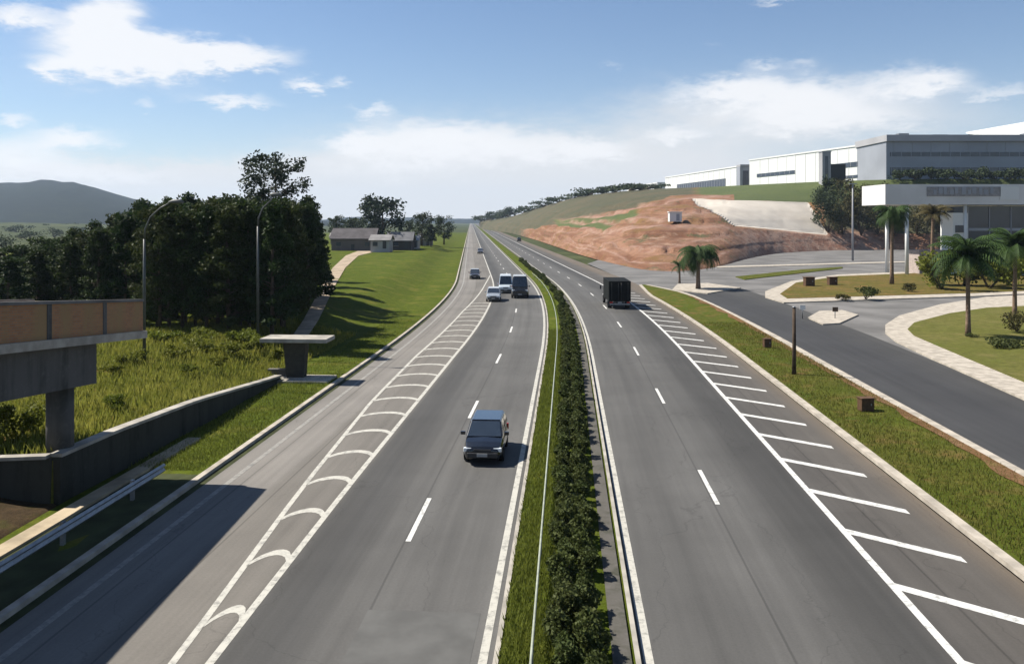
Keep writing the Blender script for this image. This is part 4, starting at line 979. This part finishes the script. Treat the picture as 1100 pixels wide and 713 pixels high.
def make_car(label, paint, L=4.2, Wd=1.74, H=1.5, hood=.95, hoodlen=1.0, rear=.25, van=False, cat='car', name='car', clear=.2):
    t = thing(name, label, cat); y0, y1 = -L / 2, L / 2; hw = Wd / 2       # front at +y
    belt = hood + .02; mb = MB()
    loft(mb, [ring(y0, .42, belt - .12, hw * .86), ring(y0 + .12, clear + .05, belt - .02, hw * .95), ring(y0 + .6, clear, belt, hw), ring(0, clear, belt, hw), ring(y1 - hoodlen, clear, belt - .02, hw),
              ring(y1 - .45, clear, belt - .12, hw * .97), ring(y1 - .1, clear + .04, belt - .24, hw * .88), ring(y1, .4, belt - .36, hw * .78)])
    mb.build('body', paint, t, bevel=.035)
    # cabin
    fb_, ft = y1 - hoodlen + .08, y1 - hoodlen - (.35 if van else .68); rb, rt = y0 + .08, y0 + rear
    wb, wt = hw * .93, hw * .78; zb = belt - .02; zt = H
    B = [(-wb, rb, zb), (wb, rb, zb), (wb, fb_, zb), (-wb, fb_, zb)]; T = [(-wt, rt, zt - .05), (wt, rt, zt - .05), (wt, ft, zt - .03), (-wt, ft, zt - .03)]
    mb = MB(); mb.add(B + T, [(3, 2, 1, 0), (0, 1, 5, 4), (1, 2, 6, 5), (2, 3, 7, 6), (3, 0, 4, 7), (4, 5, 6, 7)]); mb.build('cabin', paint, t, bevel=.05)
    mb = MB(); mb.box((0, (rt + ft) / 2, zt - .02), (wt * 1.9, abs(ft - rt) - .1, .05)); mb.build('roof', paint, t, bevel=.02)
    mb = MB(); panel(mb, B[2], B[3], T[3], T[2], .012, .09); mb.build('windscreen', GLASS, t)
    mb = MB(); panel(mb, B[0], B[1], T[1], T[0], .012, .13); mb.build('rear_window', GLASS, t)
    for sg in (0, 1):
        q = (B[1], B[2], T[2], T[1]) if sg == 0 else (B[3], B[0], T[0], T[3])
        a, b, c, d = map(Vector, q); m1, m2 = a.lerp(b, .5), d.lerp(c, .5)
        for (e, f, g, h) in ((a, m1, m2, d), (m1, b, c, m2)):
            if van and e is a and sg == sg and h is d and False: continue
            mb = MB(); panel(mb, e, f, g, h, .012, .12); mb.build('side_window', GLASS, t)
    for x in (-hw + .1, hw - .1):
        for y in (y0 + .75, y1 - .8): wheel(t, x, y, .31 if not van else .34, .2)
        MB().box((x * .84, y1 - .13, hood - .33), (.34, .16, .17)).build('headlight', LAMPG, t, bevel=.03)
        MB().box((x * 1.0, y0 + .06, hood - .22), (.2, .12, .26)).build('tail_light', REDL, t, bevel=.02)
        MB().box(((hw + .09) * (1 if x > 0 else -1), fb_ - .25, belt + .08), (.2, .1, .14)).build('mirror', paint, t, bevel=.02)
        MB().box(((hw * .99) * (1 if x > 0 else -1), -.15, belt - .22), (.04, .18, .035)).build('door_handle', METAL, t)
    MB().box((0, y1 - .03, hood - .36), (.7, .1, .13)).build('grille', PLASTIC, t); MB().box((0, y1 + .01, .43), (hw * 1.5, .12, .2)).build('bumper', PLASTIC, t, bevel=.03); MB().box((0, y0 - .01, .47), (hw * 1.55, .12, .2)).build('bumper', PLASTIC, t, bevel=.03)
    MB().box((0, y1 + .08, .45), (.42, .02, .13)).build('number_plate', PLATE, t)
    return t
def carpaint(name, c): return mat_plain(name, c, .25, .35, .04, 1, 0, 1)
def place(t, u, D, away): 
    t.location = rd(u, D, .004); t.rotation_euler = (0, 0, heading(D) + (0 if away else math.pi))
c1 = make_car('dark navy hatchback driving towards the camera on the near left carriageway', carpaint('navy paint', (.006, .007, .010)), 3.7, 1.62, 1.47, .95, .9)
D = 35.1; place(c1, (519 - 609) / F * 33.8, D, False)
c2 = make_car('silver car in the slow lane beside the white van and dark van', carpaint('silver paint', (.36, .39, .42)), 4.3, 1.78, 1.55, 1.0, 1.05); D = 103; place(c2, 0, D, False); c2.location.x = (530 - 550) / F * 101
c3 = make_car('white van between the silver car and the dark van', carpaint('white paint', (.62, .70, .76)), 4.9, 1.95, 2.35, 1.15, .75, .1, True, 'van', 'van'); D = 115; place(c3, 0, D, False); c3.location.x = (543 - 550) / F * 113
c4 = make_car('dark van in the fast lane next to the median', carpaint('black paint', (.012, .014, .018)), 4.7, 1.95, 2.3, 1.15, .75, .1, True, 'van', 'van'); D = 108; place(c4, 0, D, False); c4.location.x = (558.5 - 550) / F * 106; c4.scale = (1.12, 1.12, 1.18)
c5 = make_car('dark grey car on the far left carriageway behind the silver car', carpaint('grey paint', (.05, .05, .055)), 4.3, 1.8, 1.6, 1.0, 1.0); D = 142; place(c5, 0, D, False); c5.location.x = (509.5 - 550) / F * 140
c6 = make_car('small grey car farthest away on the left carriageway', carpaint('mid grey paint', (.12, .12, .13)), 4.2, 1.75, 1.55, 1.0, 1.0); D = 250; place(c6, -6.5, D, False); c6.location.x = (516 - 550) / F * 250
c7 = make_car('small black car far away on the right carriageway', carpaint('deep black paint', (.01, .01, .01)), 4.6, 1.85, 1.9, 1.05, .9, .15, True); D = 395; place(c7, 0, D, True); c7.location.x = (557.5 - 550) / F * 395
# lorry seen from behind
lt = thing('lorry', 'black box lorry seen from behind on the right carriageway', 'lorry')
dk = mat_plain('black tarpaulin', (.006, .007, .0065), .8, 0, .2, 1.5); Wl = 2.45
MB().box((0, 0, 1.97), (Wl, 6.4, 2.25)).build('cargo_box', dk, lt, bevel=.04)
mb = MB(); mb.box((-.61, -3.22, 1.97), (1.14, .06, 2.1)); mb.box((.61, -3.22, 1.97), (1.14, .06, 2.1)); mb.build('rear_door', mat_plain('dark door panels', (.007, .008, .0075), .7), lt, bevel=.015)
mb = MB()
for x in (-.9, -.15, .15, .9): mb.tube([(x, -3.28, 1.0), (x, -3.28, 2.9)], .02, 6)
mb.build('locking_bar', PLASTIC, lt)
MB().box((0, .4, .72), (.9, 7.4, .24)).build('chassis', PLASTIC, lt)
mb = MB(); loft(mb, [ring(3.35, .5, 2.3, 1.12, .95), ring(4.2, .45, 2.3, 1.16, .95), ring(5.0, .45, 2.15, 1.14, .95), ring(5.25, .5, 1.4, 1.08, .95)]); mb.build('cab', carpaint('lorry cab paint', (.03, .03, .035)), lt, bevel=.05)
mb = MB(); panel(mb, (1.0, 5.3, 1.45), (-1.0, 5.3, 1.45), (-.98, 5.09, 2.12), (.98, 5.09, 2.12), .02, .05); mb.build('windscreen', GLASS, lt)
for sg in (-1, 1):
    wheel(lt, sg * 1.03, 4.2, .46, .26); wheel(lt, sg * .98, -1.8, .46, .46)
    MB().box((sg * .95, -3.24, .74), (.34, .08, .16)).build('tail_light', REDL, lt)
    MB().box((sg * 1.05, -2.4, .5), (.45, .03, .5)).build('mud_flap', PLASTIC, lt)
    MB().box((sg * 1.4, 4.75, 1.8), (.16, .1, .42)).build('mirror', PLASTIC, lt)
MB().box((0, -3.25, .55), (2.2, .1, .14)).build('bumper', METAL, lt); MB().box((0, -3.31, .74), (.42, .02, .14)).build('number_plate', PLATE, lt)
D = 96; place(lt, 0, D, True); lt.location.x = (666 - 550) / F * 93

# ------------------------------------------------------------------ loose grass
def tufts(n, fn, size):
    mb = MB(); P = np.array([fn() for _ in range(n)]); h = size * RNG.uniform(.6, 1.5, n); a = RNG.uniform(0, 6.28, n); ln = RNG.uniform(-.5, .5, (n, 2)) * h[:, None]
    wv = np.stack([np.cos(a), np.sin(a), np.zeros(n)], 1) * (size * .13)
    tip = P + np.column_stack([ln, h]); vs = np.stack([P - wv, P + wv, tip], 1).reshape(-1, 3)
    mb.v = [tuple(q) for q in vs.tolist()]; mb.f = [[3 * i, 3 * i + 1, 3 * i + 2] for i in range(n)]; mb.m = [0] * n; mb.sm = [False] * n; mb.uv = [(0, 0)] * (3 * n); return mb
rn = random.Random(21)
def f_med():
    D = 14 + 60 * rn.random() ** 1.6; return tuple(rd(rn.uniform(-1.5, -.1), D, .13))
def f_right():
    D = 20 + 60 * rn.random() ** 1.4; return tuple(rd(rn.uniform(12.8, 17.05), D, .13))
def f_left():
    D = 31.5 + 50 * rn.random() ** 1.3; return tuple(rd(rn.uniform(-17.1, -14.1), D, .1))
def f_slope():
    D = 27.8 + 42 * rn.random(); u = -17.7 - 14 * rn.random(); return tuple(rd(u, D, zl(u, D) - .02))
tag(tufts(26000, f_med, .16).build('grass', BLADE), 'short bright grass growing on the median', 'grass', kind='stuff')
tag(tufts(22000, f_right, .14).build('grass', mat_leaf('dry blades', (.075, .10, .014), (.14, .145, .03), .4, (.17, .12, .045))), 'patchy dry grass on the right verge', 'grass', kind='stuff')
tag(tufts(16000, f_left, .16).build('grass', BLADE), 'green grass strip below the retaining wall', 'grass', kind='stuff')
tag(tufts(30000, f_slope, .36).build('grass', mat_leaf('wild blades', (.12, .15, .02), (.25, .24, .05), .45, (.27, .19, .06))), 'rough tall grass on the slope behind the wall', 'grass', kind='stuff')

# ------------------------------------------------------------------ air
HAZE = 0.00009
if HAZE:
    mb = MB(); mb.box((0, 2450, 99.5), (9000, 5500, 203)); hz = mb.build('haze', [])
    m = bpy.data.materials.new('haze air'); m.use_nodes = True; n_ = m.node_tree; n_.nodes.clear()
    o = n_.nodes.new('ShaderNodeOutputMaterial'); v = n_.nodes.new('ShaderNodeVolumePrincipled'); v.inputs['Color'].default_value = (.62, .78, 1, 1); v.inputs['Density'].default_value = HAZE
    v.inputs['Anisotropy'].default_value = .2
    n_.links.new(v.outputs[0], o.inputs['Volume']); hz.data.materials.append(m); tag(hz, kind='stuff')
